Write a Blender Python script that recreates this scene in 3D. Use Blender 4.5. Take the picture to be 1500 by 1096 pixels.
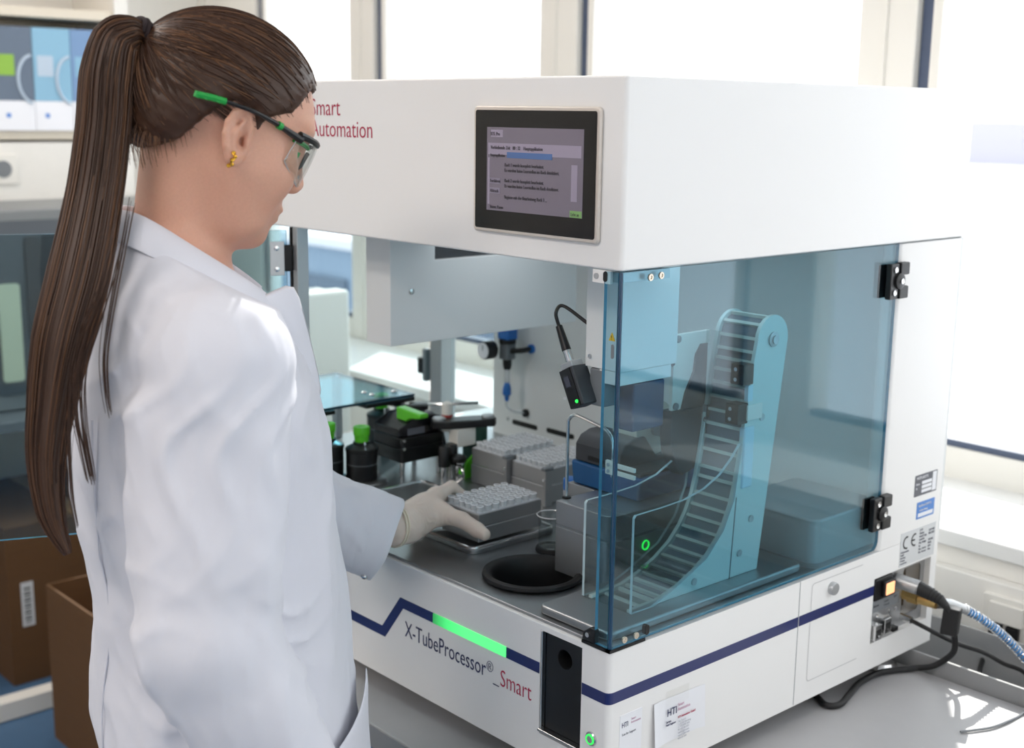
import bpy, bmesh, math, random
import numpy as np
from mathutils import Vector, Matrix
random.seed(7); np.random.seed(7)
S = bpy.context.scene
COL = S.collection
for o in list(bpy.data.objects): bpy.data.objects.remove(o)

# ---------------------------------------------------------------- camera, sky, sun, exposure
cam_d = bpy.data.cameras.new('camera'); cam = bpy.data.objects.new('camera', cam_d); COL.objects.link(cam)
CR, CU, CF = (Vector(v) for v in ((.66696912, .74496545, .01336728), (-.15646842, .12250086, .98005672), (-.72847089, .65575912, -.19826786)))
mw = Matrix((CR, CU, -CF)).transposed().to_4x4(); mw.translation = Vector((.99838, -1.06356, 1.60623)); cam.matrix_world = mw
cam_d.sensor_width = 36; cam_d.lens = 45.227; cam_d.clip_start = .05; cam_d.clip_end = 2000
cam_d.dof.use_dof = True; cam_d.dof.focus_distance = 1.55; cam_d.dof.aperture_fstop = 5.0
S.camera = cam

W = bpy.data.worlds.new('sky'); S.world = W; W.use_nodes = True
wn = W.node_tree.nodes; bgn = wn['Background']; bgn.inputs[0].default_value = (.93, .97, 1, 1); bgn.inputs[1].default_value = 2.5
sun_d = bpy.data.lights.new('sun', 'SUN'); sun = bpy.data.objects.new('sun', sun_d); COL.objects.link(sun)
SD = Vector((-.556, .80, .67)).normalized()
sun.rotation_euler = SD.to_track_quat('Z', 'Y').to_euler(); sun_d.energy = 5.0; sun_d.angle = math.radians(.6); sun_d.color = (1, .96, .9)
def area(name, loc, target, sx, sy, e, c=(1, 1, 1)):
    d = bpy.data.lights.new(name, 'AREA'); d.shape = 'RECTANGLE'; d.size = sx; d.size_y = sy; d.energy = e; d.color = c
    o = bpy.data.objects.new(name, d); COL.objects.link(o); o.location = loc
    o.rotation_euler = (Vector(target) - Vector(loc)).to_track_quat('-Z', 'Y').to_euler(); return o
for i, (lx, ly, le) in enumerate(((-2.3, -.3, 22), (.3, -2.4, 40), (-1.8, -3.2, 40), (3.0, -.8, 9))):
    area('ceiling_fill', (lx, ly, 3.12), (lx, ly, 0), 1.2, .5, le, (1, .90, .82))  # unseen fill lights added under the ceiling to brighten the room
S.view_settings.view_transform = 'Standard'; S.view_settings.look = 'None'; S.view_settings.gamma = 1
S.view_settings.use_curve_mapping = False; S.view_settings.exposure = 0.0

# ---------------------------------------------------------------- helpers
def sl(c):  # sRGB 0-255 -> linear
    return tuple((x/255/12.92 if x/255 <= .04045 else ((x/255+.055)/1.055)**2.4) for x in c) + (1,)
MATS = {}
def P(name, rgb, rough=.5, metal=0, bump=None, spec=.5, emit=None, estr=0, sss=0, mottle=0, coat=0, sheen=0):
    m = bpy.data.materials.new(name); m.use_nodes = True; n = m.node_tree.nodes; l = m.node_tree.links
    b = n['Principled BSDF']; c = sl(rgb)
    b.inputs['Base Color'].default_value = c; b.inputs['Roughness'].default_value = rough; b.inputs['Metallic'].default_value = metal
    b.inputs['Specular IOR Level'].default_value = spec
    if coat: b.inputs['Coat Weight'].default_value = coat; b.inputs['Coat Roughness'].default_value = .05
    if sheen: b.inputs['Sheen Weight'].default_value = sheen
    if emit: b.inputs['Emission Color'].default_value = sl(emit); b.inputs['Emission Strength'].default_value = estr
    if sss: b.inputs['Subsurface Weight'].default_value = sss; b.inputs['Subsurface Radius'].default_value = (1, .35, .2); b.inputs['Subsurface Scale'].default_value = .006
    if bump or mottle:
        tc = n.new('ShaderNodeTexCoord'); mp = n.new('ShaderNodeMapping'); nz = n.new('ShaderNodeTexNoise')
        sc, st = (bump[:2] if bump else ((30, 30, 30), 0)); mp.inputs['Scale'].default_value = sc; nz.inputs['Scale'].default_value = 1; nz.inputs['Detail'].default_value = 4
        l.new(tc.outputs['Object'], mp.inputs['Vector']); l.new(mp.outputs[0], nz.inputs['Vector'])
        if st:
            bp = n.new('ShaderNodeBump'); bp.inputs['Strength'].default_value = st; bp.inputs['Distance'].default_value = bump[2] if len(bump) > 2 else .001
            l.new(nz.outputs['Fac'], bp.inputs['Height']); l.new(bp.outputs[0], b.inputs['Normal'])
        if mottle:
            rp = n.new('ShaderNodeValToRGB'); e = rp.color_ramp.elements
            e[0].position = .3; e[1].position = .7
            e[0].color = tuple(x*(1-mottle) for x in c[:3])+(1,); e[1].color = tuple(min(1, x*(1+mottle)) for x in c[:3])+(1,)
            l.new(nz.outputs['Fac'], rp.inputs[0]); l.new(rp.outputs[0], b.inputs['Base Color'])
    MATS[name] = m; return m
def CLEAR(name, tint, gloss_rough=.0, ior=1.45, haze=0):
    m = bpy.data.materials.new(name); m.use_nodes = True; n = m.node_tree.nodes; l = m.node_tree.links; n.clear()
    out = n.new('ShaderNodeOutputMaterial'); mx = n.new('ShaderNodeMixShader'); fr = n.new('ShaderNodeFresnel'); tr = n.new('ShaderNodeBsdfTransparent'); gl = n.new('ShaderNodeBsdfGlossy')
    ge = n.new('ShaderNodeNewGeometry'); mp = n.new('ShaderNodeMapRange'); mp.inputs[3].default_value = ior; mp.inputs[4].default_value = 1/ior  # thin sheet: same fresnel on both faces
    l.new(ge.outputs['Backfacing'], mp.inputs[0]); l.new(mp.outputs[0], fr.inputs['IOR']); tr.inputs[0].default_value = tuple(tint)+(1,); gl.inputs['Roughness'].default_value = gloss_rough
    l.new(fr.outputs[0], mx.inputs[0]); l.new(gl.outputs[0], mx.inputs[2]); l.new(mx.outputs[0], out.inputs[0])
    if haze:
        m2 = n.new('ShaderNodeMixShader'); df = n.new('ShaderNodeBsdfDiffuse'); df.inputs[0].default_value = (.85, .88, .9, 1); m2.inputs[0].default_value = haze
        l.new(tr.outputs[0], m2.inputs[1]); l.new(df.outputs[0], m2.inputs[2]); l.new(m2.outputs[0], mx.inputs[1])
    else: l.new(tr.outputs[0], mx.inputs[1])
    MATS[name] = m; return m

white = P('white_powder_coat', (240, 239, 238), .42, bump=((900, 900, 900), .05, .0004))
grey_white = P('pale_grey_sheet', (226, 228, 228), .45)
steel = P('brushed_steel', (158, 160, 162), .34, .9, bump=((6, 700, 60), .12, .0006))
steel2 = P('machined_aluminium', (178, 179, 181), .4, .85, bump=((500, 40, 500), .06, .0004))
chrome = P('chrome', (220, 220, 220), .15, 1)
alu = P('anodised_profile', (190, 192, 194), .4, .75)
black = P('black_plastic', (16, 16, 18), .38)
blackm = P('black_matte', (12, 12, 14), .6)
rubber = P('black_cable_rubber', (22, 22, 24), .5)
dgrey = P('dark_grey_plastic', (58, 60, 64), .45)
mgrey = P('mid_grey', (120, 124, 128), .45)
navy = P('navy_stripe', (28, 40, 98), .3, coat=.3)
navytxt = P('navy_print', (30, 36, 84), .5)
crimson = P('crimson_print', (176, 10, 66), .5)
greytxt = P('grey_print', (120, 122, 132), .6)
paletxt = P('pale_print', (205, 207, 214), .6)
green = P('green_plastic', (92, 196, 40), .35)
green2 = P('green_rubber', (20, 150, 60), .5)
blue = P('blue_plastic', (24, 84, 136), .4)
blue2 = P('bright_blue', (40, 110, 190), .35)
hoseblue = P('blue_hose', (96, 166, 232), .35)
brass = P('brass', (214, 180, 116), .3, .9)
greenlit = P('green_light', (60, 200, 90), .4, emit=(70, 235, 125), estr=.95)
greenled = P('green_led', (60, 255, 90), .4, emit=(40, 255, 80), estr=1.6)
orange = P('orange_switch_light', (255, 170, 110), .4, emit=(255, 186, 140), estr=1.15)
screenbg = P('screen_display', (104, 97, 110), .22, emit=(150, 140, 156), estr=.13)
screenbar = P('screen_bar', (70, 100, 150), .3, emit=(70, 104, 160), estr=.12)
screenhdr = P('screen_panel', (140, 132, 150), .3, emit=(160, 148, 170), estr=.15)
screengreen = P('screen_green', (110, 150, 90), .3, emit=(110, 150, 90), estr=.25)
screentxt = P('screen_text', (66, 62, 70), .4)
glassblack = P('screen_glass_black', (8, 7, 8), .16, spec=.35)
paper = P('paper_white', (238, 239, 244), .6)
label_g = P('label_grey', (212, 214, 216), .5)
label_d = P('label_dark_grey', (96, 98, 106), .5)
label_b = P('label_blue', (84, 136, 208), .5)
yellow = P('warning_yellow', (196, 170, 40), .5)
frame_m = P('window_frame_white', (232, 229, 222), .4)
gasket = P('window_gasket', (72, 84, 108), .4)
wall_m = P('wall_white', (236, 233, 227), .8, mottle=.01)
ceil_m = P('ceiling_white', (240, 238, 234), .9)
sill_m = P('sill_white', (232, 232, 230), .45)
desk_m = P('desk_laminate', (172, 172, 174), .4, mottle=.015)
duct_m = P('duct_grey', (150, 151, 152), .5)
floor_m = P('blue_floor', (66, 98, 130), .5, mottle=.05)
card_m = P('cardboard', (94, 64, 34), .8, mottle=.05, bump=((8, 8, 160), .15, .002))
card_d = P('cardboard_inside', (92, 66, 42), .85)
cream = P('cream_shelf', (222, 212, 194), .6)
box_slate = P('box_slate', (98, 112, 130), .5); box_sky = P('box_sky', (136, 182, 208), .5); box_mid = P('box_mid_blue', (118, 150, 190), .5)
ring_p = P('ring_print', (184, 200, 216), .5); lime = P('lime_print', (140, 184, 66), .5)
dev_m = P('device_grey', (128, 131, 132), .45); fascia_m = P('device_fascia', (84, 90, 96), .4); benchtop_m = P('bench_grey', (112, 116, 120), .5)
snow = P('pale_rooftops', (226, 228, 236), .9); farb = P('far_buildings', (172, 170, 186), .9, mottle=.2); farb2 = P('far_buildings_pale', (212, 206, 210), .9)  # distance haze is mixed into the far building colour
acry_s = CLEAR('pale_blue_acrylic', (.86, .94, .96)); acry = CLEAR('blue_acrylic', (.69, .855, .91)); acry_l = CLEAR('blue_acrylic_lid', (.50, .80, .90)); acry_d = CLEAR('smoky_acrylic', (.74, .84, .87))
acry_c = P('acrylic_corner', (22, 62, 92), .15, coat=.6); acry_e = P('acrylic_edge', (64, 134, 162), .15, coat=.6, spec=.8)
clear = CLEAR('clear_acrylic', (.92, .95, .95)); clear_e = P('clear_edge', (186, 208, 214), .2)
clearhz = CLEAR('clear_tube', (.94, .95, .96), .15, 1.45, .45); tube_rim = P('tube_rim', (240, 241, 244), .2)
pane_m = CLEAR('window_pane', (.985, .99, .99)); labglass = CLEAR('lab_glass', (.93, .95, .95), 0, 1.5)
skin = P('skin', (207, 157, 134), .45, sss=.25, mottle=.03, bump=((400, 400, 400), .05, .0005))
lipm = P('lips', (186, 108, 100), .4)
hairm = P('dark_brown_hair', (64, 42, 30), .42, spec=.35)
hairl = P('brown_hair_strand', (108, 74, 50), .4, spec=.4)
cloth = P('white_coat_cloth', (213, 214, 223), .85, bump=((700, 700, 700), .12, .0005), sheen=.15)
glove_m = P('latex_glove', (218, 202, 190), .45, sss=.1, bump=((160, 160, 160), .25, .001))
glove_r = P('latex_roll', (226, 216, 196), .5)
gold = P('gold', (214, 166, 62), .25, 1)
eyew = P('eye_white', (232, 228, 222), .2); iris = P('iris', (70, 50, 36), .2)
lens_m = CLEAR('lens', (.93, .95, .94), 0, 1.5)
trousers = P('dark_trousers', (44, 48, 60), .8); shoe_m = P('white_shoe', (220, 220, 220), .6)

LOC = {}
def root_of(o):
    while o.parent: o = o.parent
    return o
class MB:
    def __init__(s, xf=None): s.v = []; s.f = []; s.mi = []; s.xf = xf
    def add(s, vs, fs, mi=0):
        k = len(s.v)
        for v in vs: s.v.append(s.xf @ Vector(v) if s.xf else Vector(v))
        for i, f in enumerate(fs): s.f.append(tuple(k+j for j in f)); s.mi.append(mi[i] if isinstance(mi, list) else mi)
        return s
    def box(s, a, b, mi=0, M=None):
        x0, y0, z0 = (min(a[i], b[i]) for i in range(3)); x1, y1, z1 = (max(a[i], b[i]) for i in range(3))
        vs = [Vector(p) for p in ((x0, y0, z0), (x1, y0, z0), (x1, y1, z0), (x0, y1, z0), (x0, y0, z1), (x1, y0, z1), (x1, y1, z1), (x0, y1, z1))]
        if M: vs = [M @ v for v in vs]
        return s.add(vs, [(0, 3, 2, 1), (4, 5, 6, 7), (0, 1, 5, 4), (1, 2, 6, 5), (2, 3, 7, 6), (3, 0, 4, 7)], mi)
    def tube(s, pts, r, n=8, mi=0, caps=True, closed=False):
        pts = [Vector(p) for p in pts]; N = len(pts); rs = list(r) if hasattr(r, '__len__') else [r]*N
        def tan(i):
            if closed: return (pts[(i+1) % N]-pts[i-1]).normalized()
            return (pts[min(i+1, N-1)]-pts[max(i-1, 0)]).normalized()
        t = tan(0); up = Vector((0, 0, 1)) if abs(t.z) < .9 else Vector((1, 0, 0)); u = t.cross(up).normalized(); vs = []
        for i in range(N):
            t = tan(i); u = (u-t*u.dot(t)).normalized(); w = t.cross(u)
            for k in range(n):
                a = 2*math.pi*k/n; vs.append(pts[i]+(u*math.cos(a)+w*math.sin(a))*rs[i])
        fs = []
        for i in range(N if closed else N-1):
            for k in range(n):
                a, b = i*n+k, i*n+(k+1) % n; c, d = ((i+1) % N)*n+(k+1) % n, ((i+1) % N)*n+k; fs.append((a, b, c, d))
        if caps and not closed: fs += [tuple(range(n-1, -1, -1)), tuple((N-1)*n+k for k in range(n))]
        return s.add(vs, fs, mi)
    def cyl(s, p0, p1, r0, r1=None, n=20, mi=0): return s.tube([p0, p1], [r0, r0 if r1 is None else r1], n, mi)
    def lathe(s, prof, c=(0, 0, 0), n=24, mi=0, axis='z', closed=False):
        c = Vector(c); vs = []; fs = []
        for r, h in prof:
            for k in range(n):
                a = 2*math.pi*k/n; x, y = r*math.cos(a), r*math.sin(a)
                vs.append(c+{'z': Vector((x, y, h)), 'y': Vector((x, h, -y)), 'x': Vector((h, x, y))}[axis])
        M = len(prof)
        for i in range(M if closed else M-1):
            j = (i+1) % M
            for k in range(n): fs.append((i*n+k, i*n+(k+1) % n, j*n+(k+1) % n, j*n+k))
        if not closed: fs += [tuple(range(n-1, -1, -1)), tuple((M-1)*n+k for k in range(n))]
        return s.add(vs, fs, mi)
    def prism(s, poly, axis, d0, d1, mi=0, side=None):
        f = {'x': lambda p, d: (d, p[0], p[1]), 'y': lambda p, d: (p[0], d, p[1]), 'z': lambda p, d: (p[0], p[1], d)}[axis]
        n = len(poly); vs = [f(p, d0) for p in poly]+[f(p, d1) for p in poly]
        fs = [tuple(range(n-1, -1, -1)), tuple(range(n, 2*n))]+[(i, (i+1) % n, n+(i+1) % n, n+i) for i in range(n)]
        sd = mi if side is None else side
        return s.add(vs, fs, [mi, mi]+[sd]*n)
    def build(s, name, mats, parent=None, bevel=0, seg=2, origin=None, ang=35, cut=None):
        me = bpy.data.meshes.new(name); mats = mats if isinstance(mats, (list, tuple)) else [mats]
        o = bpy.data.objects.new(name, me); COL.objects.link(o)
        if parent: o.parent = parent; L = LOC[root_of(parent)]
        else: L = Vector(origin) if origin is not None else Vector((0, 0, 0)); o.location = L; LOC[o] = L
        me.from_pydata([v-L for v in s.v], [], s.f); me.polygons.foreach_set('material_index', s.mi)
        for m in mats: me.materials.append(m)
        bm = bmesh.new(); bm.from_mesh(me); bmesh.ops.recalc_face_normals(bm, faces=bm.faces); bm.to_mesh(me); bm.free()
        me.polygons.foreach_set('use_smooth', [True]*len(me.polygons)); me.set_sharp_from_angle(angle=math.radians(ang))
        if cut: boolean(o, cut, L)
        if bevel:
            b = o.modifiers.new('bevel', 'BEVEL'); b.width = bevel; b.segments = seg; b.limit_method = 'ANGLE'; b.angle_limit = math.radians(40); b.harden_normals = True
        return o
def boolean(o, cutters, L):
    for mb in cutters:
        me = bpy.data.meshes.new('cut'); me.from_pydata([v-L for v in mb.v], [], mb.f)
        bm = bmesh.new(); bm.from_mesh(me); bmesh.ops.recalc_face_normals(bm, faces=bm.faces); bm.to_mesh(me); bm.free()
        c = bpy.data.objects.new('cut', me); COL.objects.link(c); c.location = L
        md = o.modifiers.new('b', 'BOOLEAN'); md.operation = 'DIFFERENCE'; md.solver = 'EXACT'; md.object = c
        bpy.context.view_layer.update(); dg = bpy.context.evaluated_depsgraph_get()
        nm = bpy.data.meshes.new_from_object(o.evaluated_get(dg)); o.modifiers.clear(); old = o.data; o.data = nm; nm.name = o.name
        bpy.data.objects.remove(c); bpy.data.meshes.remove(old)
        nm.polygons.foreach_set('use_smooth', [True]*len(nm.polygons)); nm.set_sharp_from_angle(angle=math.radians(30))
def tag(o, label=None, cat=None, group=None, kind=None):
    if label: o['label'] = label
    if cat: o['category'] = cat
    if group: o['group'] = group
    if kind: o['kind'] = kind
    return o
def thing(name, label, cat, loc, group=None):
    o = bpy.data.objects.new(name, None); COL.objects.link(o); o.location = loc; o.empty_display_size = .02; LOC[o] = Vector(loc); return tag(o, label, cat, group)
def struct(name, mb, mat, parent=None, label=None, bevel=0):
    o = mb.build(name, mat, parent, bevel)
    if not parent: tag(o, label, None, None, 'structure')
    return o
def copy_tree(o, loc=None, parent=None):
    c = o.copy(); COL.objects.link(c)
    if parent: c.parent = parent
    if loc is not None: c.location = loc; LOC[c] = Vector(loc)
    for ch in list(o.children): copy_tree(ch, None, c)
    return c
def rrect(x0, y0, x1, y1, r, n=6):
    out = []
    for cx, cy, a0 in ((x1-r, y1-r, 0), (x0+r, y1-r, 90), (x0+r, y0+r, 180), (x1-r, y0+r, 270)):
        for i in range(n+1):
            a = math.radians(a0+90*i/n); out.append((cx+r*math.cos(a), cy+r*math.sin(a)))
    return out
def circ(cx, cy, r, n=24, a0=0, a1=360):
    return [(cx+r*math.cos(math.radians(a0+(a1-a0)*i/(n if a1-a0 < 360 else n))), cy+r*math.sin(math.radians(a0+(a1-a0)*i/n))) for i in range(n+(0 if a1-a0 >= 360 else 1))]
def spline(pts, n=6):
    pts = [Vector(p) for p in pts]; out = []
    for i in range(len(pts)-1):
        p0, p1, p2, p3 = pts[max(i-1, 0)], pts[i], pts[i+1], pts[min(i+2, len(pts)-1)]
        for k in range(n):
            t = k/n; out.append(.5*((2*p1)+(p2-p0)*t+(2*p0-5*p1+4*p2-p3)*t*t+(3*p1-3*p2+p3-p0)*t**3))
    return out+[pts[-1]]
def text(name, body, size, mat, parent, pos, face='front', sx=.78, thin=0.0, align='LEFT', spacing=1.0):
    cu = bpy.data.curves.new(name, 'FONT'); cu.body = body; cu.size = size; cu.offset = -thin; cu.extrude = .0002; cu.align_x = align; cu.resolution_u = 3; cu.space_line = spacing
    t = bpy.data.objects.new(name, cu); COL.objects.link(t); bpy.context.view_layer.update()
    me = bpy.data.meshes.new_from_object(t.evaluated_get(bpy.context.evaluated_depsgraph_get())); bpy.data.objects.remove(t)
    Vx, Vy, Vz = {'front': ((1, 0, 0), (0, 0, 1), (0, -1, 0)), 'side': ((0, 1, 0), (0, 0, 1), (1, 0, 0))}[face]
    M = Matrix((Vx, Vy, Vz)).transposed().to_4x4(); M.translation = Vector(pos)-LOC[root_of(parent)]
    me.transform(M @ Matrix.Diagonal((sx, 1, 1, 1))); me.materials.clear(); me.materials.append(mat); me.name = name
    o = bpy.data.objects.new(name, me); COL.objects.link(o); o.parent = parent; return o

# ---------------------------------------------------------------- room shell
WY = 1.30; RX0, RX1, RY0 = -3.3, 4.6, -4.8; CZ = 3.2
struct('floor', MB().box((RX0-.1, RY0-.1, -.1), (RX1+.1, WY+.2, 0)), floor_m, label='blue floor of the laboratory')
struct('ceiling', MB().box((RX0-.1, RY0-.1, CZ), (RX1+.1, WY+.2, CZ+.1)), ceil_m, label='white ceiling')
struct('wall_left', MB().box((RX0-.1, RY0, 0), (RX0, WY+.1, CZ)), wall_m, label='white wall behind the shelf on the left')
mr = MB().box((RX1, RY0, 0), (RX1+.1, WY+.1, .9)).box((RX1, RY0, 3.0), (RX1+.1, WY+.1, CZ))
for y0, y1 in ((RY0, -3.7), (-2.2, -1.9), (-.4, -.1), (1.1, WY+.1)): mr.box((RX1, y0, .9), (RX1+.1, y1, 3.0))
struct('wall_right', mr, wall_m, label='white wall on the right with added window openings')
for i, (y0, y1) in enumerate(((-3.7, -2.2), (-1.9, -.4), (-.1, 1.1))):  # unseen windows, added so that light reaches the right-facing sides
    w = struct('window_%d' % (i+9), MB().box((RX1+.02, y0, .9), (RX1+.08, y1, .96)).box((RX1+.02, y0, 2.94), (RX1+.08, y1, 3.0)).box((RX1+.02, y0, .96), (RX1+.08, y0+.06, 2.94)).box((RX1+.02, y1-.06, .96), (RX1+.08, y1, 2.94)), frame_m, label='window %d added in the unseen right wall for side light' % (i+1))
    MB().box((RX1+.045, y0+.05, .95), (RX1+.05, y1-.05, 2.95)).build('pane', pane_m, w)
struct('wall_front', MB().box((RX0, RY0-.1, 0), (RX1, RY0, CZ)), wall_m, label='white wall behind the viewer')
par = struct('wall_back', MB().box((RX0, .97, 0), (RX1, WY+.06, .868)), wall_m, label='white parapet wall under the windows')
struct('trim_1', MB().box((RX0, .955, .870), (RX1, WY+.02, .900)), sill_m, label='deep white window sill with sunlit patches', bevel=.004)
struct('trim_2', MB().box((RX0, WY-.04, 3.02), (RX1, WY+.06, CZ)), frame_m, label='white head of the window wall')
# posts between the windows (piers) and sashes
piers = [(-3.30, -2.86), (-2.36, -2.19), (-1.506, -1.325), (-.55, -.375), (.62, .84), (1.75, 1.97), (2.9, 3.1), (4.0, 4.6)]
for i, (a, b) in enumerate(piers):
    o = struct('trim_%d' % (i+3), MB().box((a, WY-.03, .90), (b-.045, WY+.05, 3.02)), frame_m, label='white window post', bevel=.004)
    MBg = MB().box((a+.06, WY-.036, .902), (a+.066, WY-.029, 3.01)); MBg.build('joint', frame_m, o)
    MB().box((b-.043, WY-.012, .985), (b-.018, WY+.02, 3.0)).build('gasket', gasket, o)
    MB().box((b-.016, WY-.02, .985), (b+.004, WY+.02, 3.0)).build('glazing_bead', frame_m, o)
for i in range(len(piers)-1):
    a, b = piers[i][1], piers[i+1][0]
    m = MB(); m.box((a-.05, WY-.03, .900), (b, WY+.05, .962)); m.box((a-.05, WY-.03, 2.96), (b, WY+.05, 3.02))
    w = struct('window_%d' % (i+1), m, frame_m, label='window %s with white frame and pane' % ['at the far left behind the hair', 'left of the woman\'s forehead', 'above the machine, middle', 'above the machine, right', 'beyond the right edge', 'further right', 'furthest right'][i])
    MB().box((a-.01, WY-.002, .975), (b+.005, WY+.004, 2.97)).build('pane', pane_m, w)
    MB().box((a-.01, WY-.02, .962), (b+.005, WY+.01, .975)).build('bottom_gasket', gasket, w)
# outside
g = MB().box((-400, 6, -12.2), (400, 900, -12)).build('ground_outside', snow, None); tag(g, 'pale bright ground and rooftops far outside the windows', None, None, 'structure')
rng = random.Random(3)
for i, (x, y, w_, h_, mt) in enumerate(((-30, 330, 60, 13, farb), (-102, 360, 70, 15, farb), (44, 350, 60, 14, farb), (120, 380, 80, 12, farb), (-190, 380, 80, 13, farb), (-16, 210, 30, 5.5, farb2), (-62, 230, 40, 6, farb2), (26, 220, 36, 5, farb2), (-10, 120, 16, 4, farb2), (-45, 150, 14, 3, farb2))):
    t = thing('far_building', ['hazy lilac-grey long building on the horizon', 'pale low flat-roofed hall in the bright middle distance'][i > 4]+[', seen at the right edge', ' left of it', ' right of it', ' furthest right', ' furthest left', ' nearest the horizon', ' behind the machine', ' to the right', ' closest to the window', ' close and left'][i], 'building', (x, y, -12), 'buildings outside')
    MB().box((x-w_/2, y, -12), (x+w_/2, y+20, -12+h_)).build('facade', mt, t); MB().box((x-w_/2-.4, y-.4, -12+h_), (x+w_/2+.4, y+20.4, -11.5+h_)).build('roof', farb2, t)
    m = MB()
    for k in range(int(w_/4)): m.box((x-w_/2+1+k*4, y-.1, -12+h_*.55), (x-w_/2+3.2+k*4, y+.1, -12+h_*.8))
    tag(m.build('window_band', farb, t), kind='stuff')

t = thing('near_building', 'grey-blue flat-roofed building outside, seen low through the left window', 'building', (-34, 28, -12))
MB().box((-48, 22, -12), (-23, 34, -2.6)).build('facade', P('facade_blue_grey', (128, 142, 160), .8), t); MB().box((-48.3, 21.7, -2.6), (-22.7, 34.3, -2.3)).build('roof', farb2, t)
for k in range(6): MB().box((-47+k*4, 21.9, -6.2), (-44.4+k*4, 22.1, -3.6)).build('window', P('far_window', (70, 84, 104), .2) if 'far_window' not in MATS else MATS['far_window'], t)
# desk with cable duct
t = thing('laboratory_desk', 'long pale grey lab desk carrying the white machine', 'desk', (.4, .3, 0))
MB().box((-1.25, -.07, .720), (2.4, .700, .750)).build('desk_top', desk_m, t, bevel=.003)
MB().box((-1.25, -.072, .716), (2.4, -.066, .748)).build('front_edge', duct_m, t)
for x in (-1.15, .5, 2.3):
    MB().box((x-.03, -.02, .04), (x+.03, .04, .72)).box((x-.03, .6, .04), (x+.03, .66, .72)).box((x-.03, -.05, .0), (x+.03, .68, .04)).build('leg', alu, t, bevel=.003)
t = thing('cable_duct', 'grey open cable trough along the rear edge of the desk', 'cable duct', (.5, .76, .69))
MB().box((-1.25, .703, .690), (2.4, .709, .776)).build('front_panel', duct_m, t, bevel=.001)
MB().box((-1.25, .860, .690), (2.4, .866, .776)).box((-1.25, .703, .684), (2.4, .866, .690)).build('trough', duct_m, t)
# wall trunking with sockets
t = thing('wall_trunking', 'white wall trunking with data sockets below the sill at the right', 'trunking', (.3, .97, .77))
MB().box((-1.0, .945, .700), (2.4, .9695, .835)).build('channel', wall_m, t, bevel=.003)
for k, x in enumerate((.035, .66, 1.3)):
    so = MB().prism(rrect(x-.045, .735, x+.045, .815, .005), 'y', .936, .946).build('socket_plate', frame_m, t, bevel=.002)
    MB().box((x-.03, .930, .770), (x+.03, .937, .805)).build('socket_insert', frame_m, so, bevel=.002)
    MB().box((x-.026, .928, .745), (x-.004, .937, .768)).box((x+.004, .928, .745), (x+.026, .937, .768)).build('socket_opening', blackm, so)

# left background: shelf with kit boxes, bench, analyser, cardboard boxes
t = thing('wall_shelf', 'cream wall shelf unit with open compartment at upper left', 'shelf', (-3.15, .4, 1.5))
MB().box((-3.3, -1.0, 1.508), (-3.0, .81, 1.535)).build('shelf_board', cream, t, bevel=.002)
MB().box((-3.3, -1.0, 1.876), (-3.0, .81, 1.906)).build('shelf_board', cream, t, bevel=.002)
MB().box((-3.3, .81, 1.45), (-2.99, .857, 2.3)).build('side_panel', frame_m, t, bevel=.002)
MB().box((-3.298, -1.0, 1.535), (-3.285, .81, 1.876)).build('back_panel', cream, t)
MB().box((-3.3, -1.0, 2.25), (-3.0, .81, 2.28)).build('shelf_board', cream, t)
for k, (cm, lab) in enumerate(((box_slate, 'slate blue kit box with lime square, leftmost on the shelf'), (box_sky, 'light sky blue kit box in the middle of the shelf row'), (box_mid, 'mid blue kit box partly behind the ponytail'))):
    y0 = .418+k*.1205; y1 = y0+.119; b = thing('kit_box', lab, 'box', (-3.1, (y0+y1)/2, 1.535), 'kit boxes on the shelf')
    MB().box((-3.2, y0, 1.5355), (-2.985, y1, 1.625)).build('lower_sleeve', paper, b, bevel=.001)
    MB().box((-3.2, y0, 1.625), (-2.985, y1, 1.845)).build('carton', cm, b, bevel=.0015)
    arc = [(y1-.002+.046*math.cos(math.radians(a)), 1.69+.046*math.sin(math.radians(a))*1.55) for a in range(95, 270, 12)]
    MB().tube([(-2.984, p[0], p[1]) for p in arc], .005, 6).build('printed_ring', ring_p, b)
    MB().box((-2.9855, y0+.03, 1.575), (-2.984, y0+.043, 1.588), M=None).build('printed_mark', label_b, b)
    MB().box((-2.9855, y0+.012, 1.70), (-2.984, y0+.062, 1.762)).build('printed_square', lime if k == 0 else (box_sky if k == 2 else ring_p), b)
t = thing('wall_socket', 'round white wall socket on the wall below the shelf', 'socket', (-3.0, .43, 1.42))
MB().box((-3.3, -1.0, 1.30), (-3.0, .86, 1.50)).build('service_panel', wall_m, t, bevel=.003)
MB().prism(rrect(.385, 1.375, .475, 1.465, .008), 'x', -3.0, -2.992).build('plate', frame_m, t, bevel=.002)
MB().prism(circ(.43, 1.42, .026), 'x', -2.993, -2.990).build('insert', mgrey, t)
t = thing('side_bench', 'white bench along the left wall under the shelf', 'bench', (-2.9, .1, 0))
MB().box((-3.27, -2.5, .72), (-2.5, .95, .75)).build('bench_top', benchtop_m, t, bevel=.003)
for y in (-2.3, -.7, .88): MB().box((-3.2, y, 0), (-3.14, y+.05, .72)).box((-2.62, y, 0), (-2.56, y+.05, .72)).build('leg', alu, t, bevel=.002)
t = thing('bench_analyser', 'grey rounded analyser with dark window standing on the left bench', 'analyser', (-2.85, .5, .75))
MB().prism(rrect(.195, .752, .92, 1.325, .05), 'x', -3.18, -2.62).build('housing', dev_m, t, bevel=.008)
MB().prism(rrect(.225, .80, .89, 1.295, .03), 'x', -2.622, -2.612).build('front_fascia', fascia_m, t, bevel=.003)
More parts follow.
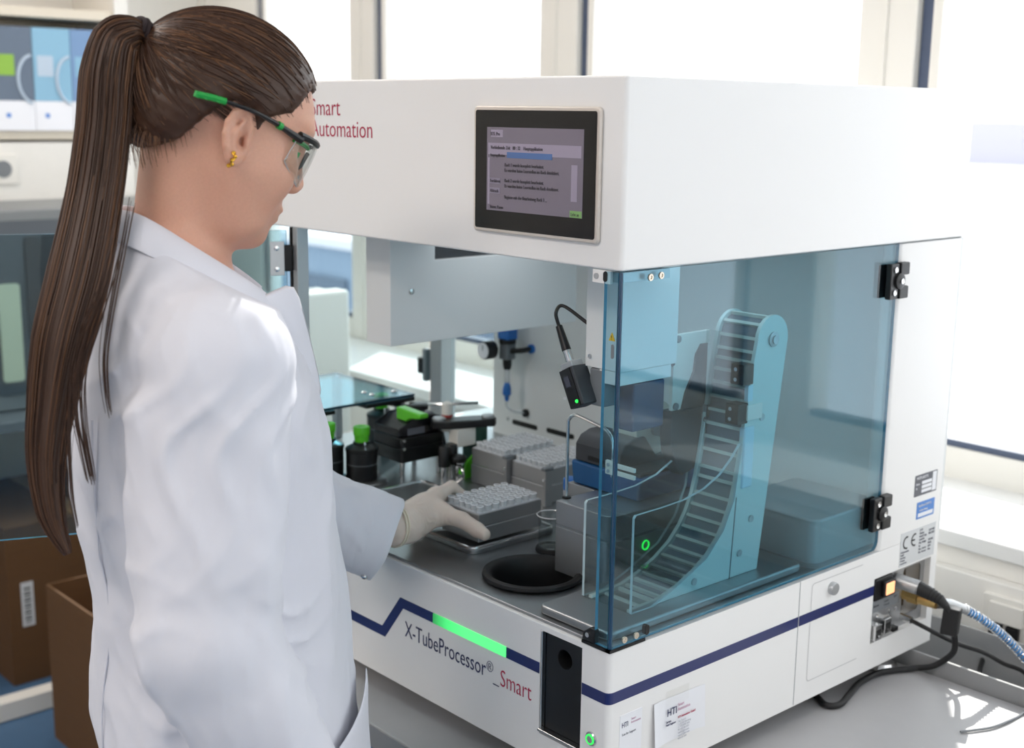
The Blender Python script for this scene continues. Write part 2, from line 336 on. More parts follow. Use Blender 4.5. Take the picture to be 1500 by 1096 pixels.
MB().prism(rrect(.33, .95, .85, 1.25, .015), 'x', -2.613, -2.606).build('window', dgrey, t, bevel=.002)
MB().prism(rrect(.25, .84, .31, 1.12, .01), 'x', -2.613, -2.606).build('key_panel', P('key_panel_pale', (206, 214, 186), .5), t)
def carton(lab, x0, y0, x1, y1, z1, opened):
    t = thing('cardboard_box', lab, 'box', ((x0+x1)/2, (y0+y1)/2, 0)); w = .006; m = MB()
    m.box((x0, y0, .001), (x1, y0+w, z1)); m.box((x0, y1-w, .001), (x1, y1, z1)); m.box((x0, y0+w, .001), (x0+w, y1-w, z1)); m.box((x1-w, y0+w, .001), (x1, y1-w, z1)); m.box((x0+w, y0+w, .001), (x1-w, y1-w, .008))
    m.build('walls', card_m, t)
    if opened:
        MB().add([(x0, y1, z1), (x1, y1, z1), (x1, y1+.11, z1-.11), (x0, y1+.11, z1-.11), (x0, y1+.004, z1), (x1, y1+.004, z1), (x1, y1+.114, z1-.108), (x0, y1+.114, z1-.108)], [(0, 1, 2, 3), (4, 7, 6, 5), (0, 4, 5, 1), (1, 5, 6, 2), (2, 6, 7, 3), (3, 7, 4, 0)]).build('flap', card_d, t)
        MB().box((x0+w, y0+w, z1*.55), (x1-w, y1-w, z1*.55+.004)).build('inner_liner', card_d, t)
    else:
        MB().box((x0, y0, z1), (x1, (y0+y1)/2-.001, z1+.005)).build('flap', card_m, t); MB().box((x0, (y0+y1)/2+.001, z1), (x1, y1, z1+.005)).build('flap', card_m, t)
        MB().box((x0-.0, (y0+y1)/2-.025, z1+.005), (x1, (y0+y1)/2+.025, z1+.0055)).build('tape', P('tape', (150, 112, 70), .3), t)
    return t
cb = carton('closed brown cardboard box with white barcode sticker, under the open door', -2.95, .165, -2.45, .62, .46, False)
MB().box((-2.4495, .20, .17), (-2.4485, .235, .30)).build('barcode_sticker', label_g, cb)
mbx = MB()
for k in range(12): mbx.box((-2.4485, .208, .18+k*.009), (-2.448, .227, .183+k*.009+.002*(k % 2)))
mbx.build('barcode', blackm, cb)
carton('open brown cardboard box standing right behind the woman\'s back', -2.085, .13, -1.72, .45, .42, True)
t = tag(MB().box((-2.30, -.6, .001), (-2.25, .36, .055)).build('floor_rail', frame_m, None, .004, origin=(-2.275, -.1, 0)), 'pale grey rail lying on the blue floor in front of the boxes', 'rail')
# white upright unit on the sill side, seen through the machine
t = thing('white_upright_unit', 'white upright slim unit with rounded top, seen behind the blue lid', 'lab device', (-1.77, .72, 0))
MB().box((-1.84, .66, .03), (-1.75, .80, 1.155)).build('left_half', frame_m, t, bevel=.012, seg=3); MB().box((-1.748, .66, .03), (-1.69, .80, 1.163)).build('right_half', frame_m, t, bevel=.012, seg=3)
MB().box((-1.86, .64, .0), (-1.67, .82, .03)).build('foot', alu, t)
#NEXT1
# ================================================================ MACHINE
DZ = .973; HB = 1.432; HT = 1.65; BB = .7804; D = .758; ML = -1.10
M_ = thing('tube_processor', 'large white benchtop tube processing machine with touchscreen, blue tinted doors and green light bar', 'machine', (-.5, .38, .75))
binC = (-.247, .102)
m = MB().prism(rrect(ML, 0, 0, D, .008, 4), 'z', BB, .9685)
base = m.build('base_housing', white, M_, cut=[MB().box((-.1215, -.1, .8195), (-.0465, .035, .9615)), MB().box((-.012, .575, .8225), (.1, .735, .9265)), MB().box((-.05, .660, .8325), (0, .731, .9245)), MB().lathe([(.0605, .83), (.0605, 1.1)], binC+(0,), 40)])
# steel deck
MB().prism(rrect(ML+.008, .007, -.007, .62, .006), 'z', .9685, DZ).build('deck_plate', steel, M_, cut=[MB().lathe([(.0605, .83), (.0605, 1.1)], binC+(0,), 40)], bevel=.0022, seg=3)
# hood
hood = MB().prism(rrect(ML, 0, 0, D, .006, 5), 'z', HB, HT).build('hood', white, M_, bevel=.003, seg=3)
# rear body and side column
MB().box((-.914, .608, .9686), (-.001, D-.001, HB-.0005)).build('rear_wall', grey_white, M_)
sp = rrect(-.03, .5765, 0, D, .012); MB().prism(sp, 'z', .9687, HB-.0008).build('side_column', white, M_, bevel=.001)
for a, b in (((-.855, 1.000), (-.782, 1.010)), ((-.756, 1.002), (-.680, 1.012))):
    MB().prism(rrect(a[0], a[1], b[0], b[1], .0045), 'y', .6072, .6085).build('vent_slot', blackm, M_)
for x, z in ((-.868, 1.008), (-.9, 1.38)): MB().lathe([(.004, 0), (.004, .002)], (x, .6065, z), 10, axis='y').build('screw', chrome, M_)
# posts
MB().box((-.692, .002, .9735), (-.6785, .022, HB)).build('front_post', alu, M_, bevel=.001)
MB().box((-.697, .0, .9735), (-.6925, .03, HB)).build('post_seal', blackm, M_)
MB().box((-1.092, .585, .9735), (-1.055, .625, HB)).box((-1.095, .592, .9735), (-1.0915, .6, HB)).build('rear_post', alu, M_, bevel=.002)
rp = MB().box((-1.11, .578, 1.050), (-1.096, .592, 1.120)).build('post_hinge', mgrey, M_, bevel=.003)
MB().box((-1.122, .574, 1.065), (-1.108, .594, 1.10)).build('hinge_knuckle', blackm, rp, bevel=.003)
MB().box((ML, .0, .9735), (ML+.02, .02, HB)).build('left_post', alu, M_, bevel=.001)
# overhead gantry covers
MB().box((-.637, .1, 1.2525), (-.574, .50, HB-.0005)).build('gantry_cover', grey_white, M_, bevel=.0012, cut=[MB().box((-.585, .187, 1.3805), (-.5, .33, 1.5))])
MB().box((-.586, .188, 1.381), (-.584, .329, HB)).build('gantry_slot_lining', dgrey, M_)
MB().lathe([(.0045, 0), (.0045, .002), (.002, .0025)], (-.5738, .140, 1.335), 14, axis='x').build('gantry_screw', chrome, M_)
MB().box((-.153, .1, 1.288), (-.091, .208, HB-.0005)).build('column_cover', grey_white, M_, bevel=.001)
MB().box((-.128, .1005, 1.270), (-.093, .200, 1.2875)).build('column_foot', grey_white, M_, bevel=.001)
MB().box((-.122, .13, 1.205), (-.094, .190, 1.2695)).build('drive_motor', P('motor_blue', (40, 62, 96), .4), M_, bevel=.003)
for x, z in ((-.144, 1.302),): MB().lathe([(.003, 0), (.003, -.002)], (x, .1, z), 12, axis='y').build('column_screw', chrome, M_)
# LED strip under the hood (the machine's own work light)
ls = MB().box((-.62, .30, HB-.0008), (-.10, .32, HB+.002)).build('work_light', P('work_light_led', (240, 245, 250), .4, emit=(240, 247, 255), estr=2.0), M_)
wl = area('work_light_lamp', (-.45, .30, 1.424), (-.45, .32, 1.0), .9, .25, .55, (.92, .97, 1))
# little catch plate under hood front right
cp = MB().box((-.047, .001, 1.4155), (-.018, .006, HB-.001)).build('catch_plate', white, M_, bevel=.0008)
MB().lathe([(.0035, 0), (.0035, -.0015)], (-.040, .001, 1.4235), 14, axis='y').build('magnet', alu, cp); MB().prism(rrect(-.0285, 1.418, -.0225, 1.430, .003), 'y', -.0002, .001).build('slot', blackm, cp)
# touchscreen (raised frame on the hood front)
ts = MB().prism(rrect(-.2545, 1.4605, -.0335, 1.6155, .006), 'y', -.006, .0).build('touchscreen', P('screen_frame', (214, 206, 198), .35, .3), M_, bevel=.0025, seg=3)
MB().prism(rrect(-.2495, 1.4655, -.0385, 1.6105, .003), 'y', -.0068, -.0055).build('cover_glass', glassblack, ts)
MB().box((-.2270, -.0073, 1.4885), (-.0580, -.0067, 1.590)).build('display', screenbg, ts)
MB().box((-0.2195, -.0075, 1.578), (-0.1975, -.0072, 1.587)).box((-0.2245, -.0075, 1.557), (-0.0615, -.0072, 1.571)).box((-0.2245, -.0075, 1.496), (-0.2215, -.0072, 1.553)).box((-0.0770, -.0075, 1.507), (-0.0670, -.0072, 1.549)).build('display_panels', screenhdr, ts)
MB().box((-0.1895, -.0077, 1.5535), (-0.1095, -.0072, 1.5605)).build('display_bar', screenbar, ts); MB().box((-0.0780, -.0077, 1.4888), (-0.0585, -.0072, 1.4965)).build('display_button', screengreen, ts)
MB().box((-0.2215, -.0076, 1.5215), (-0.2015, -.0072, 1.5285)).box((-0.2215, -.0076, 1.5095), (-0.2015, -.0072, 1.5165)).build('display_keys', P('display_key', (112, 106, 122), .3, emit=(120, 110, 130), estr=.25), ts)
for x, z, s_, b_ in ((-0.2205, 1.580, .006, 'XTS_Pro'), (-0.2195, 1.5635, .0062, 'Verbleibende Zeit   00 : 32    Hauptapplikation'), (-0.2205, 1.5545, .005, 'Hauptapplikation'), (-0.1935, 1.543, .0062, 'Rack 1 wurde komplett bearbeitet.'), (-0.1935, 1.5365, .0062, 'Es wurden keine Leerstellen im Rack detektiert.'), (-0.1935, 1.524, .0062, 'Rack 2 wurde komplett bearbeitet.'), (-0.1935, 1.5175, .0062, 'Es wurden keine Leerstellen im Rack detektiert.'), (-0.1935, 1.504, .0062, 'Beginne mit der Bearbeitung Rack 3 ...'), (-0.2200, 1.523, .0055, 'Fortfahren'), (-0.2200, 1.511, .0055, 'Abbruch'), (-0.2205, 1.491, .006, 'Status: Pause'), (-0.0765, 1.4905, .0055, 'Licht an')):
    text('display_text', b_, s_, screentxt, ts, (x, -.0078, z), sx=.8)
# printing on hood and base
for b_, x, z in (('Smart', -.664, 1.6005), ('Automation', -.664, 1.5705)): text('hood_lettering', b_, .0345, crimson, M_, (x+.032, -.0004, z), sx=.93, thin=.0003)
text('hood_logo', 'HTI', .075, navytxt, M_, (-.775, -.0004, 1.5705), sx=.8)
text('model_lettering', 'X-TubeProcessor', .034, navytxt, M_, (-.4075, -.0004, .8605), sx=.735, thin=.0002)
text('model_lettering', '®', .022, navytxt, M_, (-.2260, -.0004, .8700), sx=.85, thin=.0003)
text('model_lettering', '_', .034, navytxt, M_, (-.2125, -.0004, .8590), sx=.72, thin=.0002)
text('model_lettering', 'Smart', .034, crimson, M_, (-.1985, -.0004, .8580), sx=.765, thin=.0004)
zt, zb = .9165, .9015
m = MB(); e = .0006
def strip(pts): m.prism(pts, 'y', -e, .002)
strip([(ML+.01, .859), (-.463, .859), (-.4185, .9165), (-.3415, .9165), (-.3415, .9015), (-.4115, .9015), (-.456, .8435), (ML+.01, .8435)])
strip([(-.1865, .9165), (-.1225, .9165), (-.1225, .9015), (-.1865, .9015)]); strip([(-.0455, .9165), (-.006, .9165), (-.006, .9015), (-.0455, .9015)])
m.prism([(math.sin(math.radians(a))*.0086-.008, .008-math.cos(math.radians(a))*.0086) for a in range(0, 91, 15)]+[(-.008+math.sin(math.radians(a))*.006, .008-math.cos(math.radians(a))*.006) for a in range(90, -1, -15)], 'z', zb, zt)
m.box((-.002, .008, zb), (e, .3835, zt)); m.box((-.002, .3865, zb), (e, .5745, zt))
m.build('navy_stripe', navy, M_)
gn = greenlit.node_tree; tcn = gn.nodes.new('ShaderNodeTexCoord'); sx_n = gn.nodes.new('ShaderNodeSeparateXYZ'); rpn = gn.nodes.new('ShaderNodeValToRGB'); pn = gn.nodes['Principled BSDF']  # LED diffuser: dimmer beyond the last LED
rpn.color_ramp.elements[0].position = 0; rpn.color_ramp.elements[0].color = (.02, .13, .05, 1); e_ = rpn.color_ramp.elements.new(.2); e_.color = (.07, .75, .2, 1); rpn.color_ramp.elements[-1].position = .45; rpn.color_ramp.elements[-1].color = (.13, .95, .28, 1)
gn.links.new(tcn.outputs['Generated'], sx_n.inputs[0]); gn.links.new(sx_n.outputs[0], rpn.inputs[0]); gn.links.new(rpn.outputs[0], pn.inputs['Emission Color'])
lb = MB().prism(rrect(-.341, .9018, -.187, .9165, .001), 'y', -.0016, .002).build('light_bar', greenlit, M_)
# black front pocket, chrome trim
bp = MB().prism(rrect(-.1165, .828, -.0470, .9612, .001), 'y', .006, .012).build('cover_plate', black, M_, bevel=.001, cut=[MB().lathe([(.0132, -.02), (.0132, .05)], (-.0825, 0, .932), 32, axis='y')])
MB().box((-.1213, .030, .820), (-.0467, .034, .961)).build('pocket_back', blackm, bp)
MB().lathe([(.0132, .004), (.0132, .03), (.0128, .03), (.0128, .004)], (-.0825, .002, .932), 32, axis='y', closed=True).build('hole_lining', blackm, bp)
MB().box((-.1195, -.001, .822), (-.1172, .01, .9612)).build('trim_rail', chrome, bp, bevel=.0008); MB().box((-.1215, -.004, .8235), (-.0468, .010, .8275)).build('bottom_rail', chrome, bp, bevel=.001)
MB().box((-.1213, .006, .8197), (-.0467, .012, .8233)).build('bottom_lip', black, bp)
bt = MB().lathe([(.0092, .001), (.0092, -.002), (.008, -.0032), (.0065, -.0032)], (-.0265, 0, .8485), 32, axis='y').build('power_button', chrome, M_)
MB().lathe([(.0066, -.0030), (.0066, -.0040), (.0052, -.0040), (.0052, -.003)], (-.0265, 0, .8485), 32, axis='y', closed=True).build('ring_light', greenled, bt); MB().lathe([(.0050, -.003), (.0048, -.0042)], (-.0265, 0, .8485), 24, axis='y').build('button_cap', alu, bt)
# side: seams, flap, knob
MB().box((-.001, .3842, BB+.002), (.0003, .3852, .9685)).build('panel_seam', mgrey, M_); MB().box((-.02, .5768, HB-.0006), (.0003, D-.012, HB+.0006)).build('hood_seam', mgrey, M_)
fl = MB(); fo = rrect(.413, .809, .545, .9585, .006); fi = rrect(.4142, .8102, .5438, .9573, .0055); n_ = len(fo)
fl.add([(.0004, *p) for p in fo]+[(.0004, *p) for p in fi]+[(-.001, *p) for p in fo]+[(-.001, *p) for p in fi], [(i, (i+1) % n_, n_+(i+1) % n_, n_+i) for i in range(n_) if not (fo[i][0] > .540 and fo[(i+1) % n_][0] > .540)])
fl.build('flap_outline', P('seam_line', (196, 196, 196), .5), M_)
MB().lathe([(.0095, 0), (.0095, .006), (.0085, .0075), (.004, .0078)], (0, .4625, .9405), 28, axis='x').build('flap_knob', alu, M_)
# connector panel
cn = MB().box((-.0118, .5755, .823), (-.010, .7345, .926)).build('connector_panel', steel2, M_, cut=[MB().prism(rrect(.673, .839, .7235, .9175, .007), 'x', -.1, .1)])
MB().box((-.040, .668, .835), (-.0385, .729, .9225)).build('cavity_back', P('cavity_brown', (92, 78, 62), .6), cn)
sw = MB().prism(rrect(.5795, .8885, .630, .9235, .004), 'x', -.011, .0).build('power_switch_housing', black, cn, bevel=.0015)
MB().prism(rrect(.596, .893, .626, .918, .003), 'x', -.001, .006).build('switch_frame', black, sw, bevel=.001); MB().prism(rrect(.600, .896, .623, .915, .002), 'x', .005, .0068).build('lit_rocker', orange, sw, bevel=.001)
MB().box((-.0105, .577, .8645), (-.0092, .665, .884)).build('legend_plate', P('legend_grey', (128, 132, 136), .5), cn)
for y, z, s_ in ((.582, .868, '1'), (.592, .873, 'Ethernet'), (.622, .875, 'Service'), (.622, .869, 'Console'), (.648, .877, 'Signal')): text('legend_text', s_, .0055, label_d, cn, (-.0091, y, z), 'side', .8)
for k, (y, z) in enumerate(((.588, .838), (.613, .843))):
    jk = MB().box((-.012, y-.009, z-.011), (.006, y+.009, z+.013)).build('jack_shell', chrome, cn, bevel=.001)
    MB().box((.0055, y-.006, z-.007), (.0066, y+.006, z+.006)).build('jack_opening', blackm, jk); MB().box((.006, y-.004, z-.004), (.010, y+.004, z-.001)).build('latch', chrome, jk)
MB().box((-.011, .626, .830), (.008, .640, .837)).build('plug_tab', black, cn, bevel=.001)
for y, z in ((.655, .857), (.655, .829), (.637, .857), (.637, .848), (.662, .922), (.604, .857), (.583, .857)): MB().lathe([(.0033, -.011), (.0033, -.0085), (.0015, -.008)], (0, y, z), 12, axis='x').build('panel_screw', chrome, cn)
# labels
lb1 = MB().prism(rrect(.669, 1.0365, .733, 1.0705, .001), 'x', -.001, .0005).build('inspection_label', label_d, M_)
for k in range(3): MB().box((0, .689, 1.0405+k*.0068), (.0009, .7175, 1.0455+k*.0068)).build('label_field', paper, lb1)
MB().box((0, .7195, 1.039), (.0009, .7305, 1.069)).build('label_strip', paper, lb1)
text('label_text', 'PRÜFPLAKETTE', .006, paper, lb1, (.0008, .673, 1.0635), 'side', .8); text('label_text', 'Datum\nNr.', .005, paper, lb1, (.0008, .672, 1.0545), 'side', .75, spacing=1.4)
lb2 = MB().prism(rrect(.680, .9985, .731, 1.0255, .001), 'x', -.001, .0005).build('blue_label', label_b, M_)
MB().box((0, .684, 1.0015), (.0009, .727, 1.0075)).build('label_field', paper, lb2); text('label_text', 'Geprüft nach DGUV V3', .0048, paper, lb2, (.0008, .684, 1.018), 'side', .78); text('label_text', 'nächste Prüfung', .0045, paper, lb2, (.0008, .688, 1.0105), 'side', .8)
lb3 = MB().box((-.001, .641, .9295), (.0005, .741, .984)).build('ce_label', label_g, M_)
ce = MB()
for cy, r_ in ((.658, .0105), (.681, .0105)):
    a_ = [(cy+r_*math.cos(math.radians(a)), .9665+r_*math.sin(math.radians(a))) for a in range(75, 286, 10)]; b_ = [(cy+(r_-.0026)*math.cos(math.radians(a)), .9665+(r_-.0026)*math.sin(math.radians(a))) for a in range(285, 74, -10)]
    ce.prism(a_+b_, 'x', 0, .0008)
ce.box((0, .672, .9652), (.0008, .681, .9678)); ce.build('ce_mark', blackm, lb3)
text('label_text', 'X-TP\nMachine\nModel / Type\nSerial No.\nMax. Voltage\nHz\nMax. Current\nMax. Pressure', .0052, greytxt, lb3, (.0007, .694, .977), 'side', .75); text('label_text', '\nXTP-2100\n0042 2022\n\n230 VAC\n50 Hz\n4.0 A\n6 bar', .0052, greytxt, lb3, (.0007, .721, .977), 'side', .75)
text('label_text', 'HTI Automation\nGmbH\nEbersberg\nGermany\nwww.hti-auto', .0045, greytxt, lb3, (.0007, .643, .951), 'side', .75)
# feet
for x, y in ((-.03, .66), (-.03, .10), (-.55, .66), (-.55, .08), (-1.05, .66), (-1.05, .10)):
    MB().lathe([(.024, .7505), (.026, .754), (.022, .763), (.010, .767), (.010, BB)], (x, y, 0), 24).build('foot', chrome, M_)
# right L-shaped door
dr = MB().prism([(.003, DZ+.001), (.003, 1.4312), (.5755, 1.4312), (.5755, .986), (.5725, .979), (.567, DZ+.001)], 'x', -.0045, .0005, 0, 1).build('side_door', [acry, acry_e], M_)
MB().prism([(-.0262, DZ+.0012), (-.0045, DZ+.0012), (-.0045, 1.4305), (-.0255, 1.4305), (-.0262, 1.427)], 'y', .0, .005, 0, 1).build('door_return', [acry, acry_e], dr)
MB().cyl((-.0025, .0025, DZ+.001), (-.0025, .0025, 1.431), .0026, n=10).build('corner_joint', acry_c, dr)
MB().box((-.047, -.0015, .9697), (.0008, .006, .9735)).box((-.006, -.0015, .9697), (.0012, .062, .9735)).build('door_gasket', blackm, M_)
bk_ = MB().prism([(-.0475, .9735), (-.0255, .9735), (-.0255, .992), (-.034, .9925), (-.0445, .985)], 'y', -.0012, .007).build('latch_block', black, M_, bevel=.0015); MB().lathe([(.0032, 0), (.0032, -.002)], (-.0365, -.001, .9828), 14, axis='y').build('latch_screw', chrome, bk_)
for y, z in ((.048, 1.4225), (.0665, 1.4235), (.0235, .9815), (.0445, .9815)): MB().lathe([(.0042, 0), (.0042, .0022), (.0022, .0022), (.0018, .0012)], (.0004, y, z), 16, axis='x').build('door_screw', P('brass_screw', (206, 196, 180), .3, .8) if 'brass_screw' not in MATS else MATS['brass_screw'], dr)
MB().prism(rrect(.062, .9765, .069, .9895, .0033), 'x', -.005, .0009).build('keyhole_slot', blackm, dr)
MB().box((-.022, .006, 1.418), (-.006, .09, 1.4295)).build('door_rail', alu, dr)
MB().prism([(-.0165, 1.351), (-.0065, 1.351), (-.0115, 1.361)], 'y', -.0006, .0002).build('warning_sticker', yellow, dr); text('sticker_sign', '!', .008, blackm, dr, (-.0125, -.0008, 1.352))
MB().prism(rrect(-.0125, 1.330, -.0085, 1.347, .002), 'y', -.0003, .0004).prism(rrect(-.0105, 1.3315, -.0078, 1.3455, .001), 'y', -.0005, .0002).build('finger_slot', mgrey, dr)
for z0 in (1.380, 1.034):
    hg = MB().box((.0006, .545, z0-.026), (.010, .566, z0+.025)).build('door_hinge', black, M_, bevel=.002)
    MB().box((.0006, .567, z0-.026), (.012, .590, z0-.008)).box((.0006, .567, z0+.008), (.012, .590, z0+.026)).build('hinge_leaf', black, hg, bevel=.002)
    MB().lathe([(.0115, 0), (.0115, .013), (.009, .014)], (0, .566, z0), 20, axis='x').build('hinge_boss', black, hg)
    for y, z, x in ((.5555, z0+.0165, .0098), (.5555, z0-.0165, .0098), (.5675, z0, .0138)): MB().lathe([(.0042, 0), (.0042, .002), (.0018, .0012)], (x, y, z), 12, axis='x').build('hinge_screw', chrome, hg)
    MB().box((-.008, .540, z0-.024), (-.0045, .566, z0+.023)).build('back_plate', blackm, hg)
# opened front door (hinged at the front post, swung out to the left)
dv = Vector((-.16, -.383, 0)).normalized(); pv = Vector((-dv.y, dv.x, 0)); h0 = Vector((-.697, -.006, 0))
m = MB(); Ld = .66; t_ = .005
pts = [h0, h0+dv*Ld, h0+dv*Ld+pv*t_, h0+pv*t_]
m.add([(p.x, p.y, z) for z in (DZ+.002, 1.428) for p in pts], [(3, 2, 1, 0), (4, 5, 6, 7), (0, 1, 5, 4), (2, 3, 7, 6), (1, 2, 6, 5), (3, 0, 4, 7)], [1, 1, 0, 0, 1, 1])
fd = m.build('front_door', [acry_d, acry_e], M_)
for z0 in (1.385, 1.03):
    M4 = Matrix.Translation(h0+Vector((0, 0, z0))) @ Matrix((dv, pv, (0, 0, 1))).transposed().to_4x4()
    hp = MB(M4).box((.004, .0055, -.026), (.026, .008, .026)).build('hinge_plate', alu, fd, bevel=.001)
    for z in (-.016, .016): MB(M4).lathe([(.004, 0), (.004, .002), (.002, .0025)], (.016, .008, z), 12, axis='y').build('screw', chrome, hp)
    MB(M4).box((-.008, -.004, -.02), (.005, .008, .02)).build('knuckle', blackm, hp, bevel=.002)
# fixed panes of the left side and the rear opening
MB().box((ML+.004, .03, DZ+.001), (ML+.008, .584, 1.431)).build('left_side_pane', acry_s, M_); MB().box((-1.054, .612, DZ+.001), (-.915, .616, 1.431)).build('rear_pane', acry_s, M_)
# blue lid of the left module
ld = MB().prism([(-1.085, .06), (-.832, .06), (-.832, .345), (-1.085, .345)], 'z', 1.0965, 1.1015, 0, 1).build('module_lid', [acry_l, P('lid_edge', (30, 60, 76), .3)], M_)
for x, y in ((-1.05, .271), (-.866, .273), (-.864, .321), (-.87, .09), (-.89, .273)): MB().lathe([(.0055, 1.1015), (.0055, 1.104), (.003, 1.106)], (x, y, 0), 14).build('lid_screw', chrome, ld)
MB().box((-.868, .235, 1.088), (-.830, .345, 1.096)).build('lid_bracket', black, M_, bevel=.002); MB().box((-.85, .08, 1.088), (-.830, .17, 1.096)).build('lid_bracket', black, M_, bevel=.002)
MB().box((-.875, .33, .9735), (-.86, .345, 1.088)).build('lid_support', alu, M_, bevel=.001); MB().box((-1.08, .33, .9735), (-1.065, .345, 1.0965)).build('lid_support', alu, M_, bevel=.001)
MB().tube(spline([(-.86, .30, 1.085), (-.80, .33, 1.08), (-.775, .35, 1.065), (-.765, .36, 1.02), (-.765, .365, .974)]), .004, 8).build('module_cable', black, M_)
MB().tube([(-.84, .34, 1.082), (-.78, .37, 1.087), (-.74, .42, 1.09)], .003, 8).build('module_rod', chrome, M_)
#NEXT2
# ================================================================ THINGS ON THE DECK
# waste bin
t = thing('waste_bin', 'round black bin with thick rim sunk into the steel deck', 'bin', (-.247, .102, .85))
MB().lathe([(.0595, .972), (.0685, .9735), (.0715, .977), (.0705, .981), (.066, .983), (.061, .981), (.0575, .976), (.056, .96), (.053, .85), (.054, .849), (.0585, .96)], binC+(0,), 48, closed=True).build('rim', blackm, t)
MB().lathe([(.0535, .849), (.0535, .852)], binC+(0,), 32).build('bottom', blackm, t)
# tray under the front rack
t = thing('rack_tray', 'shallow steel tray with rounded raised edge under the front rack', 'tray', (-.53, .18, DZ))
MB().prism(rrect(-.700, .092, -.366, .262, .012), 'z', DZ, .9805).build('tray_plate', steel, t, bevel=.0015)
MB().tube([(x, y, .9815) for x, y in rrect(-.697, .095, -.369, .259, .011)], .0028, 8, closed=True).build('raised_edge', chrome, t)
# racks with tubes
def rack(lab, x0, y0, w, d, zb, h, n, tall=False):
    t = thing('tube_rack', lab, 'rack', (x0+w/2, y0+d/2, zb))
    hb = h*.52
    MB().box((x0, y0, zb), (x0+w, y0+d, zb+hb)).build('rack_base', steel2, t, bevel=.0012)
    MB().box((x0+.0008, y0+.0008, zb+hb+.0012), (x0+w-.0008, y0+d-.0008, zb+h)).build('rack_frame', steel2, t, bevel=.0012)
    MB().box((x0+.002, y0+.002, zb+hb-.001), (x0+w-.002, y0+d-.002, zb+hb+.002)).build('joint', chrome, t)
    MB().box((x0+.003, y0+.003, zb+h-.001), (x0+w-.003, y0+d-.003, zb+h+.0006)).build('well_plate', P('well_plate', (206, 208, 212), .35) if 'well_plate' not in MATS else MATS['well_plate'], t)
    return t
tp = None
def tubes(x0, y0, w, d, z, nx, ny, labf, grp, tall):
    global tp
    for i in range(nx):
        for j in range(ny):
            x = x0+w*(i+.5)/nx+random.uniform(-.0002, .0002); y = y0+d*(j+.5)/ny; zz = z+.0006+(random.uniform(0, .001) if tall else random.uniform(0, .0006))
            lab = labf % (['first', 'second', 'third', 'fourth', 'fifth', 'sixth', 'seventh', 'eighth'][j], ['first', 'second', 'third', 'fourth', 'fifth', 'sixth'][i])
            if tp is None:
                tp = thing('sample_tube', lab, 'tube', (x, y, zz), grp)
                MB().lathe([(.0052, 0), (.0054, .0085), (.0050, .0086), (.0044, .0080), (.0043, .001)], (x, y, zz), 14, closed=True).build('wall', clearhz, tp)
                MB().lathe([(.0054, .0078), (.0058, .0080), (.0058, .0090), (.0050, .0092), (.0048, .0085)], (x, y, zz), 14, closed=True).build('rim', tube_rim, tp)
            else:
                c = copy_tree(tp, (x, y, zz)); c['label'] = lab; c['group'] = grp
rack('low aluminium rack of clear tubes held by the gloved hand', -.4600, .1107, .0853, .1275, .9866, .0424, 0)
tubes(-.4600+.003, .1107+.003, .0793, .1215, 1.029, 6, 8, 'clear tube in the front rack, %s row from the front, %s from the hand', 'tubes in the front rack', True)
rack('rear left aluminium rack of frosted tubes before the slotted rear wall', -.662, .338, .0853, .1275, DZ+.0005, .062, 0)
tubes(-.662+.003, .341, .0793, .1215, DZ+.0625, 6, 8, 'frosted tube in the rear left rack, %s row from the front, %s from the left', 'tubes in the rear left rack', False)
rack('rear right aluminium rack of frosted tubes beside the blue capped beaker', -.566, .345, .0853, .1275, DZ+.0005, .058, 0)
tubes(-.566+.003, .348, .0793, .1215, DZ+.0585, 6, 8, 'frosted tube in the rear right rack, %s row from the front, %s from the left', 'tubes in the rear right rack', False)
for k, x in enumerate((-.5705, -.4742)):
    t = thing('rack_clamp', ['dark clamp bracket between the two rear racks', 'dark clamp bracket at the right end of the rear racks'][k], 'clamp', (x, .35, DZ))
    MB().box((x-.0038, .336, DZ+.0003), (x+.0035, .352, DZ+.06)).build('upright', steel2, t, bevel=.001); MB().box((x-.006, .334, DZ+.0602), (x+.0115-.0038*2, .354, DZ+.066)).build('jaw', mgrey, t, bevel=.001)
    MB().lathe([(.0025, 0), (.0025, -.002)], (x, .336, DZ+.045), 10, axis='y').build('screw', chrome, t)
